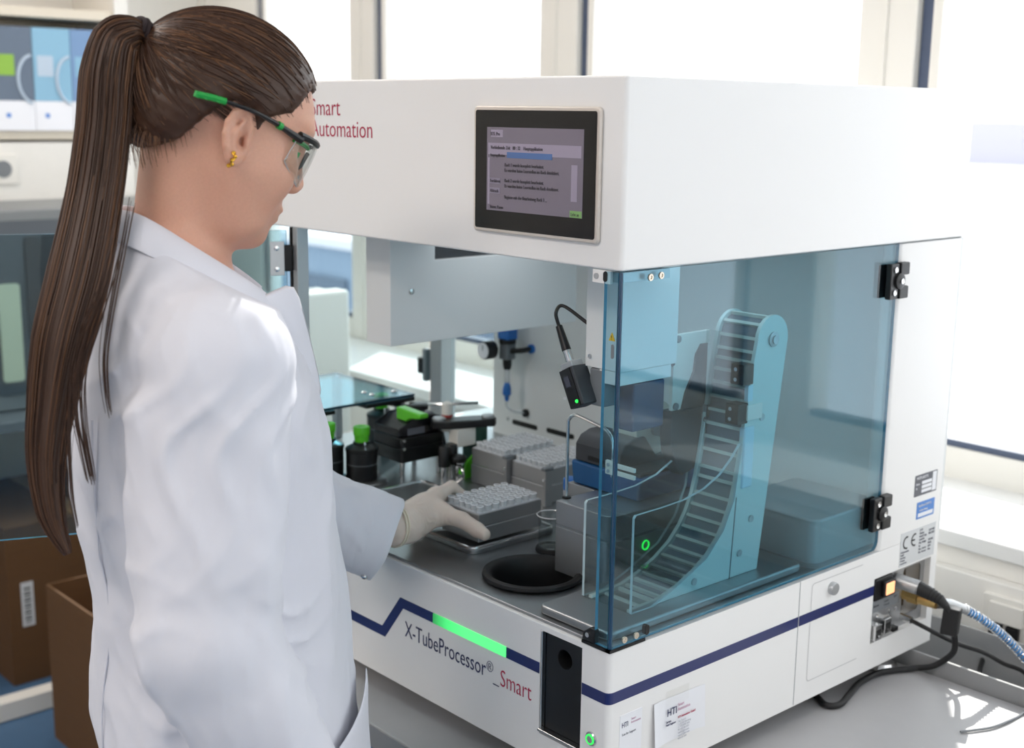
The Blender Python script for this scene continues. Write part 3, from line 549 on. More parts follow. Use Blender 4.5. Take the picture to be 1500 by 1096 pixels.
# bottles with green caps
def bottle(lab, x, y, z, s=1, disc=True):
    t = thing('reagent_bottle', lab, 'bottle', (x, y, z)); c = (x, y, z)
    if disc: MB().lathe([(.044, 0), (.044, .006), (.041, .008), (.02, .008)], c, 36).build('base_plate', steel, t); z0 = .008
    else: MB().lathe([(.034, 0), (.034, .012), (.03, .014)], c, 28).build('base_plate', blackm, t); z0 = .014
    q = [(.0255, z0), (.0275, z0+.003), (.0275, z0+.052), (.0262, z0+.057), (.020, z0+.0605), (.0148, z0+.063), (.0148, z0+.067)]
    b = MB().lathe([(r*s, h) for r, h in q], c, 28).build('body', black, t)
    MB().lathe([(.0279*s, z0+.050), (.0287*s, z0+.053), (.0280*s, z0+.0565), (.0262*s, z0+.056)], c, 28, closed=True).build('shoulder_ring', blackm, b)
    MB().lathe([(.02765*s, z0+.0285), (.02765*s, z0+.0295)], c, 28).build('level_line', mgrey, b)
    zc = z0+.066
    m = MB(); n = 36; prof = [(.0118, 0), (.0130, .012), (.0142, .013), (.0145, .025), (.0138, .0275), (.006, .0275), (.0055, .0265)]; vs = []; fs = []
    for r, h in prof:
        for k in range(n): a = 2*math.pi*k/n; rr = r*(1-.03*(k % 2))*s; vs.append((x+rr*math.cos(a), y+rr*math.sin(a), z+zc+h))
    for i in range(len(prof)-1):
        for k in range(n): fs.append((i*n+k, i*n+(k+1) % n, (i+1)*n+(k+1) % n, (i+1)*n+k))
    fs.append(tuple((len(prof)-1)*n+k for k in range(n))); m.add(vs, fs).build('cap', green, t)
    MB().tube(spline([(x+.0155*s, y-.006, z+zc-.004), (x+.021*s, y-.008, z+zc+.004), (x+.0225*s, y-.008, z+zc-.008), (x+.0265*s, y-.008, z+zc-.014)], 4), .0012, 6).build('lever', chrome, t)
bottle('black bottle with bright green screw cap on a steel disc, nearest the sleeve', -.777, .187, DZ)
bottle('black bottle with green cap partly hidden by the white coat', -.812, .140, DZ-.0, 1.0, False)
bottle('black bottle with dark green cap at the back under the blue lid', -.945, .352, DZ, 1.0, False)
bottle('short black bottle behind the decapper', -.875, .44, DZ, .8, False) if False else None
# decapping unit
t = thing('tube_decapper', 'black decapping unit with green lever arm on silver posts', 'decapper', (-.77, .29, DZ))
for x, y in ((-.7435, .2485), (-.7435, .33), (-.815, .2485), (-.815, .33)): MB().cyl((x, y, DZ), (x, y, 1.006), .0045, n=12).build('post', chrome, t)
MB().prism(rrect(-.822, .243, -.737, .338, .006), 'z', 1.006, 1.031).build('lower_block', black, t, bevel=.0015)
MB().prism(rrect(-.822, .243, -.737, .338, .006), 'z', 1.0315, 1.050).build('upper_block', black, t, bevel=.0015)
MB().prism([(.243, 1.0505), (.338, 1.0505), (.338, 1.078), (.320, 1.083), (.275, 1.0825), (.258, 1.072), (.243, 1.066)], 'x', -.819, -.745).build('top_cover', P('satin_black', (24, 24, 28), .25), t, bevel=.002)
MB().box((-.8195, .262, 1.052), (-.7445, .30, 1.064)).build('side_window', label_d, t)
MB().prism([(-.778, 1.076), (-.750, 1.076), (-.742, 1.083), (-.722, 1.085), (-.710, 1.088), (-.710, 1.096), (-.735, 1.0965), (-.778, 1.099)], 'y', .262, .282).build('lever_arm', green, t, bevel=.003)
for z in (1.0315, 1.046): MB().lathe([(.003, -.0005), (.003, .0015)], (-.737, .2485, z), 12, axis='x').build('bolt', chrome, t)
for x, y in ((-.80, .32), (-.76, .32)): MB().lathe([(.007, 1.082), (.007, 1.0845), (.0055, 1.086)], (x, y, 0), 16).build('pad', mgrey, t)
MB().lathe([(.018, 1.083), (.018, 1.090), (.015, 1.092)], (-.795, .325, 0), 24).build('cap_disc', black, t)
t = thing('gripper_arm', 'dark green and black gripper arm with silver knobs right of the green lever', 'gripper', (-.70, .36, DZ))
MB().box((-.728, .372, DZ), (-.690, .40, 1.062)).build('column', P('dark_green', (30, 74, 60), .4), t, bevel=.002)
MB().prism([(-.748, .315), (-.725, .300), (-.705, .315), (-.668, .398), (-.680, .412), (-.705, .410)], 'z', 1.062, 1.076).build('arm', black, t, bevel=.003)
for x, y, r_ in ((-.726, .317, .012), (-.688, .398, .012)): MB().lathe([(r_, 1.076), (r_, 1.079), (r_*.8, 1.081)], (x, y, 0), 24).build('knob', alu, t)
MB().box((-.715, .33, 1.03), (-.69, .372, 1.0615)).build('white_plate', frame_m, t, bevel=.001); MB().prism([(.34, DZ), (.37, DZ), (.37, 1.02), (.345, 1.0)], 'x', -.688, -.684).build('green_flag', green, t)
MB().lathe([(.010, 1.05), (.010, 1.10), (.004, 1.103)], (-.738, .345, 0), 18).build('sensor', frame_m, t); MB().lathe([(.0102, 1.066), (.0102, 1.08)], (-.738, .345, 0), 18).build('red_band', P('sensor_red', (170, 60, 54), .4), t)
for k, (x, y, h_) in enumerate(((-.692, .302, .062), (-.70, .325, .062))):
    t = thing('piston', ['black and silver piston in front of the gripper', 'black and silver piston behind the front one'][k], 'piston', (x, y, DZ))
    MB().lathe([(.0075, DZ), (.0075, DZ+.028)], (x, y, 0), 18).build('rod', chrome, t); MB().lathe([(.0105, DZ+.028), (.0108, DZ+.03), (.0108, DZ+h_), (.0095, DZ+h_+.002)], (x, y, 0), 22).build('sleeve', black, t)
t = thing('needle_valve', 'small silver valve with black knob beside the rear left rack', 'valve', (-.672, .318, DZ))
MB().lathe([(.007, DZ), (.007, DZ+.032), (.005, DZ+.034), (.005, DZ+.038)], (-.672, .318, 0), 16).build('stem', chrome, t); MB().lathe([(.012, DZ+.038), (.0135, DZ+.041), (.0135, DZ+.046), (.009, DZ+.050)], (-.672, .318, 0), 22).build('knob', black, t)
MB().tube(spline([(-.665, .318, DZ+.03), (-.655, .312, DZ+.028), (-.652, .312, DZ+.015), (-.662, .305, DZ+.004)], 5), .0025, 8).build('fitting', chrome, t); MB().lathe([(.005, 0), (.005, .006)], (-.660, .314, DZ+.02), 12).build('collar', green, t)
# capper block, printer, pipe, beaker
t = thing('sealing_block', 'brushed silver block with rounded corner and green ring button', 'lab module', (-.19, .28, DZ))
fp = [(-.245, .142), (-.156, .142)]+[(-.156+.018*math.sin(math.radians(a)), .160-.018*math.cos(math.radians(a))) for a in range(10, 91, 10)]+[(-.138, .42), (-.245, .42)]
MB().prism(fp, 'z', DZ+.0003, 1.040).build('lower_body', steel2, t, bevel=.0012); MB().prism(fp, 'z', 1.0425, 1.077).build('upper_body', steel2, t, bevel=.0015)
MB().prism([(x*.995-.001, y*.995+.001) for x, y in fp], 'z', 1.038, 1.044).build('joint', mgrey, t)
MB().box((-.300, .218, DZ+.0003), (-.2455, .40, 1.077)).build('side_stand', steel2, t, bevel=.001)
rb = MB().lathe([(.0072, 0), (.0072, .0015), (.0055, .0015), (.0055, 0)], (-.138, .212, 1.024), 28, axis='x', closed=True).build('ring_light', greenled, t)
t = thing('label_printer', 'black and blue label printer standing on the silver block', 'printer', (-.225, .31, 1.077))
MB().prism([(-.292, 1.0775), (-.163, 1.0775), (-.158, 1.112), (-.297, 1.112)], 'y', .220, .405).build('lower_shell', blue, t, bevel=.004)
MB().prism([(.222, 1.1125), (.400, 1.1125), (.400, 1.118), (.300, 1.124), (.275, 1.156), (.250, 1.156), (.232, 1.150), (.222, 1.138)], 'x', -.290, -.200).build('head_cover', dgrey, t, bevel=.006, seg=3)
MB().box((-.262, .2205, 1.118), (-.222, .2225, 1.124)).build('output_slot', blackm, t); MB().box((-.199, .222, 1.1125), (-.162, .40, 1.118)).build('side_lid', dgrey, t, bevel=.002)
MB().prism(circ(.30, 1.165, .040, 32), 'x', -.252, -.205).build('label_roll', P('roll_paper', (222, 216, 204), .7), t); MB().prism(circ(.30, 1.165, .012, 20), 'x', -.203, -.197).build('roll_core', mgrey, t); MB().lathe([(.010, -.262), (.010, -.252)], (0, .30, 1.165), 16, axis='x').build('roll_holder', cream, t)
t = thing('dispensing_pipe', 'thin bent steel pipe rising in an arc from the silver block', 'pipe', (-.263, .175, 1.0))
pp = [(-.260, .205, DZ+.002)]; 
MB().tube(spline([(-.2425, .160, 1.0775), (-.2425, .160, 1.178), (-.240, .160, 1.192), (-.231, .160, 1.199), (-.219, .160, 1.199), (-.178, .160, 1.192), (-.162, .159, 1.186), (-.155, .158, 1.175), (-.153, .157, 1.160), (-.153, .157, 1.128)], 5), .0023, 10).build('pipe', chrome, t)
MB().lathe([(.0065, 1.0772), (.0065, 1.079), (.004, 1.0795)], (-.2425, .160, 0), 20).build('grommet', blackm, t)
MB().box((-.160, .150, 1.133), (-.146, .1545, 1.152)).build('clip_plate', frame_m, t, bevel=.0008)
for z in (1.138, 1.147): MB().lathe([(.0025, 0), (.0025, -.002)], (-.153, .150, z), 12, axis='y').build('clip_screw', chrome, t)
for z in (1.137, 1.147): MB().box((-.146, .151, z-.003), (-.108, .155, z+.003)).build('clip_arm', frame_m, t, bevel=.0008)
t = thing('glass_beaker', 'small clear glass beaker with spout left of the silver block', 'beaker', (-.31, .197, DZ)); c = (-.309, .196, DZ)
m = MB(); n = 32; prof = [(.019, .006), (.0195, .008), (.0195, .052), (.022, .056), (.0215, .0565), (.0187, .052), (.0187, .009), (.0, .0085)]; vs = []
for r_, h_ in prof:
    for k in range(n):
        a = 2*math.pi*k/n; ex = (1+.25*max(0, math.cos(a+math.radians(60)))**16) if h_ > .055 else 1
        vs.append((c[0]+r_*ex*math.cos(a), c[1]+r_*ex*math.sin(a), c[2]+h_))
m.add(vs, [(i*n+k, i*n+(k+1) % n, (i+1)*n+(k+1) % n, (i+1)*n+k) for i in range(len(prof)-1) for k in range(n)]+[tuple(range(n-1, -1, -1))]).build('glass_body', labglass, t)
MB().tube([(c[0]+.0218*math.cos(a), c[1]+.0218*math.sin(a), c[2]+.0562) for a in (2*math.pi*k/28 for k in range(28))], .0007, 6, closed=True).build('rim', tube_rim, t)
MB().lathe([(.0225, 0), (.0235, .003), (.022, .0075), (.0195, .0075), (.0195, .005), (.01, .005), (.01, 0)], c, 28, closed=True).build('rubber_seat', blackm, t)
t = thing('capped_vial', 'clear vial with blue screw cap behind the beaker', 'vial', (-.330, .255, DZ)); c = (-.326, .252, DZ)
MB().lathe([(.012, 0), (.0125, .078), (.011, .080)], c, 20).build('vial_glass', clearhz, t)
MB().lathe([(.0118, .080), (.0125, .082), (.0125, .096), (.011, .098), (.004, .0985)], c, 24).build('cap', blue2, t)
t = thing('raised_plate', 'raised steel plate with rounded corners carrying the tube elevator', 'plate', (-.085, .21, DZ))
MB().prism(rrect(-.146, .016, -.016, .412, .012), 'z', DZ+.0003, .9855).build('plate', steel, t, bevel=.004, seg=3)
# tube elevator
Z0 = .9856
t = thing('tube_elevator', 'upright tube elevator with cleated belt between pale side plates and clear hopper', 'conveyor', (-.08, .25, Z0))
fe = [(.095, .990), (.140, .992), (.173, 1.001), (.205, 1.014), (.233, 1.031), (.252, 1.049), (.266, 1.069), (.277, 1.092), (.284, 1.118), (.293, 1.164), (.302, 1.22), (.310, 1.275), (.318, 1.311)]
tc = (.3515, 1.311); arc = [(tc[0]-.0335*math.cos(math.radians(a)), tc[1]+.0335*math.sin(math.radians(a))) for a in range(15, 181, 15)]
prof = [(.082, Z0)]+[(.082, .990)]+fe+arc+[(.342, Z0)]
pale = P('elevator_plate', (206, 220, 218), .35, .15); belt_m = P('belt_grey', (104, 112, 124), .55); cleat_m = P('cleat_pale', (206, 212, 206), .5)
MB().prism(prof, 'x', -.0505, -.0445).build('side_plate', pale, t, bevel=.0008); MB().prism(prof, 'x', -.1185, -.1125).build('side_plate', pale, t, bevel=.0008)
bp_ = [Vector((0, y, z)) for y, z in fe+arc]; off = []
for i, p_ in enumerate(bp_):
    tg = (bp_[min(i+1, len(bp_)-1)]-bp_[max(i-1, 0)]).normalized(); nn = Vector((0, tg.z, -tg.y)); off.append(p_+nn*.006)
off = spline(off+[Vector((0, .378, 1.25)), Vector((0, .365, 1.12))], 6)
m = MB(); vs = []
for p_ in off: vs += [(-.1122, p_.y, p_.z), (-.0508, p_.y, p_.z)]
m.add(vs, [(2*i, 2*i+1, 2*i+3, 2*i+2) for i in range(len(off)-1)]); m.build('belt', belt_m, t)
L = 0; nxt = .012
for i in range(1, len(off)):
    d_ = off[i]-off[i-1]; L += d_.length
    if L > nxt and i < len(off)-6:
        nxt += .0185; tg = d_.normalized(); nn = Vector((0, -tg.z, tg.y))
        if nn.y > 0 and off[i].z < 1.3: nn = -nn
        M4 = Matrix((Vector((1, 0, 0)), tg, nn)).transposed().to_4x4(); M4.translation = off[i]
        MB(M4).box((-.1115, -.0022, -.0008), (-.0512, .0022, .0045)).build('cleat', cleat_m, t)
rb_ = MB()
for s_ in (-.0444, -.1186):
    MB().lathe([(.0105, 0), (.0105, .002), (.006, .003), (.006, .005)], (s_ if s_ > -.1 else s_-.005, tc[0], tc[1]), 20, axis='x').build('axle_cap', alu, t)
for y, z in ((.335, 1.205), (.322, 1.063), (.300, 1.018), (.206, .999)): MB().lathe([(.0052, 0), (.0052, .0015), (.002, .001)], (-.0445, y, z), 14, axis='x').build('plate_screw', alu, t)
MB().prism([(.280, Z0), (.2815, Z0), (.2885, 1.10), (.287, 1.10)], 'x', -.0448, -.0438).build('plate_joint', mgrey, t)
for z0, y0 in ((1.268, .300), (1.215, .292)):
    hb = MB().box((-.066, y0-.010, z0-.014), (-.044, y0+.012, z0+.014)).build('guard_hinge', black, t, bevel=.001)
    for z in (z0-.007, z0+.007): MB().lathe([(.0028, 0), (.0028, -.0012), (.0016, -.0012)], (-.057, y0-.010, z), 12, axis='y').build('hinge_screw', chrome, hb)
MB().box((-.0445, .300, 1.205), (-.0415, .332, 1.226)).build('hinge_bracket', frame_m, t, bevel=.0008); MB().box((-.052, .296, 1.11), (-.0415, .318, 1.196)).build('drive_cover', P('cover_ice', (200, 224, 236), .3), t, bevel=.003)
MB().box((-.0505, .302, 1.231), (-.0440, .312, 1.253)).build('side_strip', P('strip_ice', (196, 224, 236), .3), t)
gp = [(.238, 1.213), (.238, 1.318), (.312, 1.318), (.312, 1.30), (.292, 1.30), (.280, 1.285), (.276, 1.26), (.262, 1.235), (.256, 1.213)]
MB().prism(gp, 'x', -.128, -.122).build('guard_plate', frame_m, t, bevel=.001)
MB().prism([(.292, 1.30), (.310, 1.30), (.310, 1.20), (.262, 1.20), (.262, 1.213), (.268, 1.235), (.284, 1.262), (.287, 1.285)], 'x', -.127, -.1235).build('guide_opening', dgrey, t)
for y, z in ((.244, 1.312), (.244, 1.219)): MB().lathe([(.005, -.1215), (.005, -.119), (.002, -.1185)], (0, y, z), 14, axis='x').build('guard_screw', mgrey, t)
MB().lathe([(.0085, .222), (.0105, .216), (.0105, .208), (.008, .206)], (-.125, 0, 1.279), 22, axis='y').cyl((-.125, .222, 1.279), (-.125, .239, 1.279), .0045).build('knob', dgrey, t)
MB().prism([(.236, 1.212), (.300, 1.212), (.300, 1.128), (.262, 1.118), (.250, 1.135), (.240, 1.155), (.236, 1.18)], 'x', -.142, -.1195).build('gear_housing', dgrey, t, bevel=.002)
MB().prism([(.300, 1.215), (.308, 1.215), (.300, 1.05), (.292, 1.05)], 'x', -.1195, -.1125).build('front_rail', mgrey, t)
for y, z in ((.299, 1.195), (.296, 1.132)): MB().lathe([(.004, 0), (.004, .002)], (-.112, y-.002, z), 12, axis='x').build('rail_screw', chrome, t)
MB().box((-.1125, .2925, 1.215), (-.0505, .2945, 1.322)).build('clear_guard', clear, t)
hop = [(.080, Z0+.001), (.080, 1.113), (.083, 1.1165), (.13, 1.117), (.175, 1.119), (.215, 1.127), (.245, 1.140), (.268, 1.158), (.285, 1.176), (.289, 1.176), (.278, 1.10), (.258, 1.06), (.225, 1.028), (.165, 1.002), (.120, Z0+.001)]
for x in (-.1245, -.0435):
    MB().prism([(y, z) for y, z in hop], 'x', x, x+.004 if x > -.1 else x-.004, 0, 1).build('hopper_wall', [clear, clear_e], t)
MB().box((-.1240, .080, Z0+.001), (-.0440, .084, 1.113)).build('hopper_front', [clear], t)
vs = []; chute = [(.088, 1.06), (.12, 1.035), (.16, 1.022), (.20, 1.025)]
sl_ = spline([Vector((0, y, z)) for y, z in ((.086, 1.10), (.11, 1.05), (.145, 1.018), (.19, 1.01), (.215, 1.022))], 5)
for p_ in sl_: vs += [(-.111, p_.y, p_.z), (-.053, p_.y, p_.z)]
MB().add(vs, [(2*i, 2*i+1, 2*i+3, 2*i+2) for i in range(len(sl_)-1)]).build('hopper_floor', clear, t)
# grey rounded housing at the right rear
t = thing('rounded_housing', 'low grey rounded housing behind the tinted side door near the rear', 'housing', (-.07, .52, DZ))
MB().prism(rrect(-.17, .43, -.010, .600, .016, 6), 'z', DZ+.0003, 1.045).build('housing', P('housing_grey', (168, 172, 174), .35, .2), t, bevel=.004, seg=3)
MB().prism(rrect(-.172, .428, -.008, .602, .017, 6), 'z', DZ+.0001, .980).build('base_flange', mgrey, t)
# barcode scanner on the column
Ms = Matrix.Translation((-.153, .088, 1.262)) @ Matrix.Rotation(math.radians(-27), 4, 'Y')
t = thing('barcode_scanner', 'small black barcode scanner with green light hanging tilted from the column', 'scanner', (-.15, .1, 1.26))
Mi = Ms
MB(Mi).box((-.0135, -.011, -.026), (.0125, .016, .026)).build('body', dgrey, t, bevel=.0015)
MB(Mi).box((-.0130, -.0122, -.0255), (.007, -.0108, .0255)).build('front_panel', black, t); MB(Mi).box((-.008, -.013, .002), (.001, -.012, .016)).build('window', P('scanner_window', (70, 72, 84), .2), t)
MB(Mi).lathe([(.0022, 0), (.0022, -.0014)], (.0025, -.0118, -.019), 14, axis='y').build('status_light', greenled, t); text('scanner_mark', 'OK', .005, paper, t, (-.166, .0745, 1.2445))
MB(Mi).box((-.012, -.008, .026), (.010, .012, .034)).build('end_cap', alu, t, bevel=.001); MB(Mi).cyl((-.002, .002, .034), (-.002, .002, .050), .0055, n=16).build('connector', chrome, t)
MB(Mi).cyl((-.002, .002, .050), (-.002, .002, .084), .0062, .0045, n=16).build('boot', black, t)
p1 = Mi @ Vector((-.002, .002, .084)); MB().tube(spline([p1, p1+Vector((-.006, 0, .016)), p1+Vector((.0, .006, .026)), p1+Vector((.03, .012, .012)), p1+Vector((.062, .02, -.008))], 6), .0024, 8).build('cable', black, t)
MB().box((-.145, .1, 1.238), (-.118, .128, 1.2875)).build('mount', mgrey, t, bevel=.003)
# pressure regulator on the rear wall
t = thing('pressure_regulator', 'air pressure regulator with gauge and blue top on the rear wall', 'regulator', (-.83, .6, 1.12))
x, y = -.836, .575
MB().prism(rrect(x-.016, y-.014, x+.016, y+.014, .005), 'z', 1.178, 1.205).build('adjuster', blue2, t, bevel=.002); MB().lathe([(.017, 1.170), (.017, 1.178)], (x, y, 0), 20).build('collar', black, t)
MB().box((x-.012, y-.012, 1.138), (x+.012, y+.012, 1.170)).build('body', mgrey, t, bevel=.003)
gg = MB().lathe([(.017, y-.045), (.018, y-.042), (.018, y-.022), (.012, y-.018), (.006, y-.011)], (x-.020, 0, 1.157), 28, axis='y').build('gauge', black, t)
MB().lathe([(.0155, y-.0462), (.0155, y-.0445)], (x-.020, 0, 1.157), 28, axis='y').build('gauge_dial', paper, gg); MB().box((x-.0205, y-.0468, 1.157), (x-.0195, y-.0462, 1.168)).build('needle', blackm, gg)
MB().tube([(x+.01, y, 1.155), (x+.03, y+.01, 1.158), (x+.034, y+.034, 1.16)], .005, 10).build('elbow', black, t); MB().lathe([(.009, .603), (.009, .608)], (x+.035, 0, 1.16), 18, axis='y').build('outlet_ring', blue2, t)
MB().lathe([(.007, 1.118), (.009, 1.128), (.009, 1.138)], (x, y, 0), 16).build('outlet', black, t); MB().lathe([(.006, 1.092), (.006, 1.118)], (x, y, 0), 16).build('clear_bowl', clearhz, t)
MB().lathe([(.004, 1.055), (.005, 1.065), (.0085, 1.068), (.0085, 1.080), (.005, 1.092)], (x, y, 0), 16).build('push_fitting', blue2, t)
MB().tube(spline([(x, y, 1.056), (x+.001, y, 1.045), (x+.008, y+.01, 1.034), (x+.02, y+.03, 1.030)], 5), .003, 8).build('air_tube', clearhz, t); MB().lathe([(.008, .602), (.008, .608)], (x+.022, 0, 1.030), 16, axis='y').build('wall_port', blackm, t)
# stickers on the side
t = thing('business_card', 'white business card taped to the right side of the machine base', 'card', (.002, .13, .845))
cv = []; 
for i in range(9):
    f_ = i/8; yy = .081+.1*f_; xx = .0012+.006*(max(0, .25-f_)/.25)**2+.004*(max(0, f_-.8)/.2)**2; cv.append((xx, yy, .8165+.002*f_, .879-.002*f_))
m = MB(); vs = []
for xx, yy, za, zb_ in cv: vs += [(xx, yy, za), (xx*.3+.0006, yy, zb_), (xx+.0003, yy, za), (xx*.3+.0009, yy, zb_)]
fs = []
for i in range(8): a = 4*i; b = a+4; fs += [(a, b, b+1, a+1), (a+2, a+3, b+3, b+2), (a+1, b+1, b+3, a+3), (a, a+2, b+2, b)]
fs += [(0, 1, 3, 2), (32, 34, 35, 33)]; m.add(vs, fs).build('card', paper, t)
text('card_logo', 'HTI', .0145, navytxt, t, (.0035, .106, .8545), 'side', .85); text('card_logo_text', 'Smart\nAutomation', .0062, P('pale_pink_print', (206, 170, 190), .5), t, (.0032, .1275, .8625), 'side', .8)
text('card_text', 'Service\nField Engineer', .0042, navytxt, t, (.0042, .104, .846), 'side', .8); text('card_heading', 'HTI Automation GmbH', .0044, crimson, t, (.0038, .1275, .846), 'side', .8)
text('card_text', 'Am Forst 6\nD-85560 Ebersberg\nT. +49 8092 2093\nM. +49 160 2093\nservice@hti-auto\nsupport@hti-auto\nwww.hti-auto', .004, paletxt, t, (.0048, .1275, .841), 'side', .78)
MB().box((.0011, .105, .866), (.0014, .15, .888)).build('tape', CLEAR('tape_clear', (.985, .985, .98), .15, 1.15), t)
t = thing('support_sticker', 'narrow white sticker with scan for support text near the front corner', 'sticker', (.0005, .042, .84))
MB().box((-.0005, .0215, .80), (.0006, .0615, .8815)).build('sticker', paper, t)
text('sticker_logo', 'HTI', .0095, navytxt, t, (.0007, .0245, .8645), 'side', .8); text('sticker_logo_text', 'Smart\nAutomation', .0045, MATS['pale_pink_print'], t, (.0007, .0415, .8705), 'side', .8)
text('sticker_text', 'Scan for Support', .0046, greytxt, t, (.0007, .0255, .8535), 'side', .8)
# connectors and cables at the rear right
t = thing('mains_plug', 'round silver and black mains connector plugged into the side panel', 'plug', (.02, .655, .90))
MB().tube([(-.008, .650, .905), (.028, .657, .901)], [.0115, .0115], 20).build('metal_shell', alu, t); MB().tube([(.026, .6565, .9013), (.040, .660, .897), (.060, .664, .890), (.068, .670, .880)], [.0115, .0105, .008, .006], 18).build('boot', rubber, t)
for k in range(4): MB().tube([(.045+.005*k, .6612+.0008*k, .8955-.0017*k), (.047+.005*k, .6616+.0008*k, .8948-.0017*k)], .0105-.0008*k, 16).build('boot_ring', blackm, t)
t = thing('power_cable', 'black mains cable with boxy filter block curling on the desk', 'cable', (.0, .6, .75))
MB().tube(spline([(.068, .670, .880), (.071, .676, .868), (.072, .684, .85), (.073, .694, .825), (.070, .702, .80), (.058, .702, .782), (.040, .694, .766), (.015, .683, .757), (-.012, .632, .7555), (-.012, .576, .7555), (.001, .526, .7555), (.011, .487, .7555), (-.001, .470, .7555), (-.031, .486, .7555), (-.09, .52, .7555)], 8), .0048, 10).build('cord', rubber, t)
MB(Matrix.Translation((.072, .681, .855)) @ Matrix.Rotation(math.radians(-8), 4, 'X') @ Matrix.Rotation(math.radians(20), 4, 'Z')).box((-.0125, -.0125, -.021), (.0125, .0125, .021)).build('filter_block', black, t, bevel=.002)
t = thing('signal_cable', 'thin black cable running from the side panel over the cable trough', 'cable', (.06, .73, .8))
MB().tube(spline([(-.008, .676, .838), (.012, .678, .835), (.030, .682, .830), (.06, .724, .803), (.09, .755, .789), (.11, .786, .768), (.125, .830, .744), (.13, .86, .70), (.13, .87, .64)], 7), .0036, 8).build('cord', rubber, t); MB().cyl((-.011, .6757, .838), (.008, .677, .8365), .006, n=14).build('plug', chrome, t)
t = thing('air_hose', 'bright blue air hose with steel spring sleeve on a brass fitting', 'hose', (.06, .73, .85))
MB().tube([(-.03, .680, .875), (-.002, .681, .875)], .0095, 16).build('brass_nut', brass, t); MB().tube([(-.002, .681, .875), (.016, .681, .875)], .0115, 6).build('brass_hexagon', brass, t); MB().tube([(.016, .681, .875), (.045, .684, .8745)], .0095, 18).build('brass_coupling', brass, t)
MB().tube([(.044, .684, .8745), (.056, .705, .871), (.070, .730, .859)], [.0085, .008, .0075], 16).build('steel_ferrule', alu, t)
hp = spline([(.062, .716, .866), (.070, .730, .859), (.083, .760, .839), (.095, .789, .816), (.105, .818, .790), (.114, .853, .756), (.122, .90, .712), (.125, .915, .66)], 12); MB().tube(hp, .0055, 12).build('hose', hoseblue, t)
hx = []; N_ = 26*12; seg = hp[8:62]
for i in range(N_+1):
    u_ = i/N_*(len(seg)-1.001); k = int(u_); p_ = seg[k].lerp(seg[k+1], u_-k); tg = (seg[k+1]-seg[k]).normalized(); a_ = tg.cross(Vector((0, 0, 1))).normalized(); b_ = tg.cross(a_); an = 2*math.pi*i/12; hx.append(p_+(a_*math.cos(an)+b_*math.sin(an))*.0068)
MB().tube(hx, .0011, 6).build('spring_sleeve', chrome, t)
t = tag(MB().tube(spline([(.026, .932, .760), (.027, .912, .746), (.033, .880, .735), (.045, .84, .720), (.066, .80, .70)], 6), .0042, 8).build('network_cable', rubber, None, origin=(.03, .93, .75)), 'short black cable hanging from the wall socket into the trough', 'cable')
t = tag(MB().tube(spline([(.17, .55, .7525), (.185, .580, .7525), (.193, .600, .7525), (.198, .631, .7525), (.200, .677, .7525), (.196, .695, .77), (.189, .705, .779), (.18, .74, .76)], 6), .0018, 8).build('grey_cable', mgrey, None, origin=(.19, .62, .75)), 'thin grey cable lying on the sunlit desk corner', 'cable')
#NEXT3
# ================================================================ WOMAN
nrm = lambda v: np.asarray(v, float)/np.linalg.norm(v)
NK = np.array([-.263, -.406, 0.]); fA = np.array([.423, .906, 0.]); sA = np.array([.906, -.423, 0.])
def LP(a, b, z): return NK+fA*a+sA*b+np.array([0, 0, z])       # a forward, b to her right
hh, hp_ = math.radians(76), math.radians(22)
HX = np.array([math.cos(hh)*math.cos(hp_), math.sin(hh)*math.cos(hp_), -math.sin(hp_)]); HY = np.array([-math.sin(hh), math.cos(hh), 0.]); HZ = np.cross(HX, HY); HO = np.array([-.242, -.368, 1.603])
HR = np.stack([HX, HY, HZ])                                       # rows: head axes (forward, her left, up)
def H(x, y, z): return HO+HX*x+HY*y+HZ*z
# ---- implicit surfaces
def smin(a, b, k):
    h = np.clip(.5+.5*(b-a)/k, 0, 1); return b+(a-b)*h-k*h*(1-h)
def smax(a, b, k): return -smin(-a, -b, k)
def ell(c, r, R=None):
    c = np.asarray(c, float); r = np.asarray(r, float); Rm = np.eye(3) if R is None else R
    def f(p):
        q = (p-c)@Rm.T; k0 = np.linalg.norm(q/r, axis=-1); k1 = np.linalg.norm(q/(r*r), axis=-1)+1e-9; return k0*(k0-1)/k1
    f.c = c; f.R = max(r); return f
def cap(a, b, ra, rb=None, flat=None):
    a = np.asarray(a, float); b = np.asarray(b, float); rb = ra if rb is None else rb; ab = b-a; L2 = ab@ab+1e-12
    def f(p):
        t = np.clip(((p-a)@ab)/L2, 0, 1); return np.linalg.norm(p-a-t[..., None]*ab, axis=-1)-(ra+(rb-ra)*t)
    f.c = (a+b)/2; f.R = np.linalg.norm(ab)/2+max(ra, rb); return f
def field(prims, xs, ys, zs, post=None):
    Pg = np.stack(np.meshgrid(xs, ys, zs, indexing='ij'), -1).astype(np.float32); d = np.full(Pg.shape[:3], .5, np.float32)
    for it in prims:
        op, f, k = it
        R = getattr(f, 'R', None)
        if R is None: sl_ = (slice(None),)*3
        else:
            M = R+k+.03; sl_ = tuple(slice(max(0, np.searchsorted(g, f.c[i]-M)-1), np.searchsorted(g, f.c[i]+M)+1) for i, g in enumerate((xs, ys, zs)))
        v = f(Pg[sl_]).astype(np.float32)
        if op == '+': d[sl_] = smin(d[sl_], v, k)
        elif op == '-': d[sl_] = smax(d[sl_], -v, k)
        elif op == '&': d[sl_] = smax(d[sl_], v, k)
    if post: d = post(Pg, d)
    return d
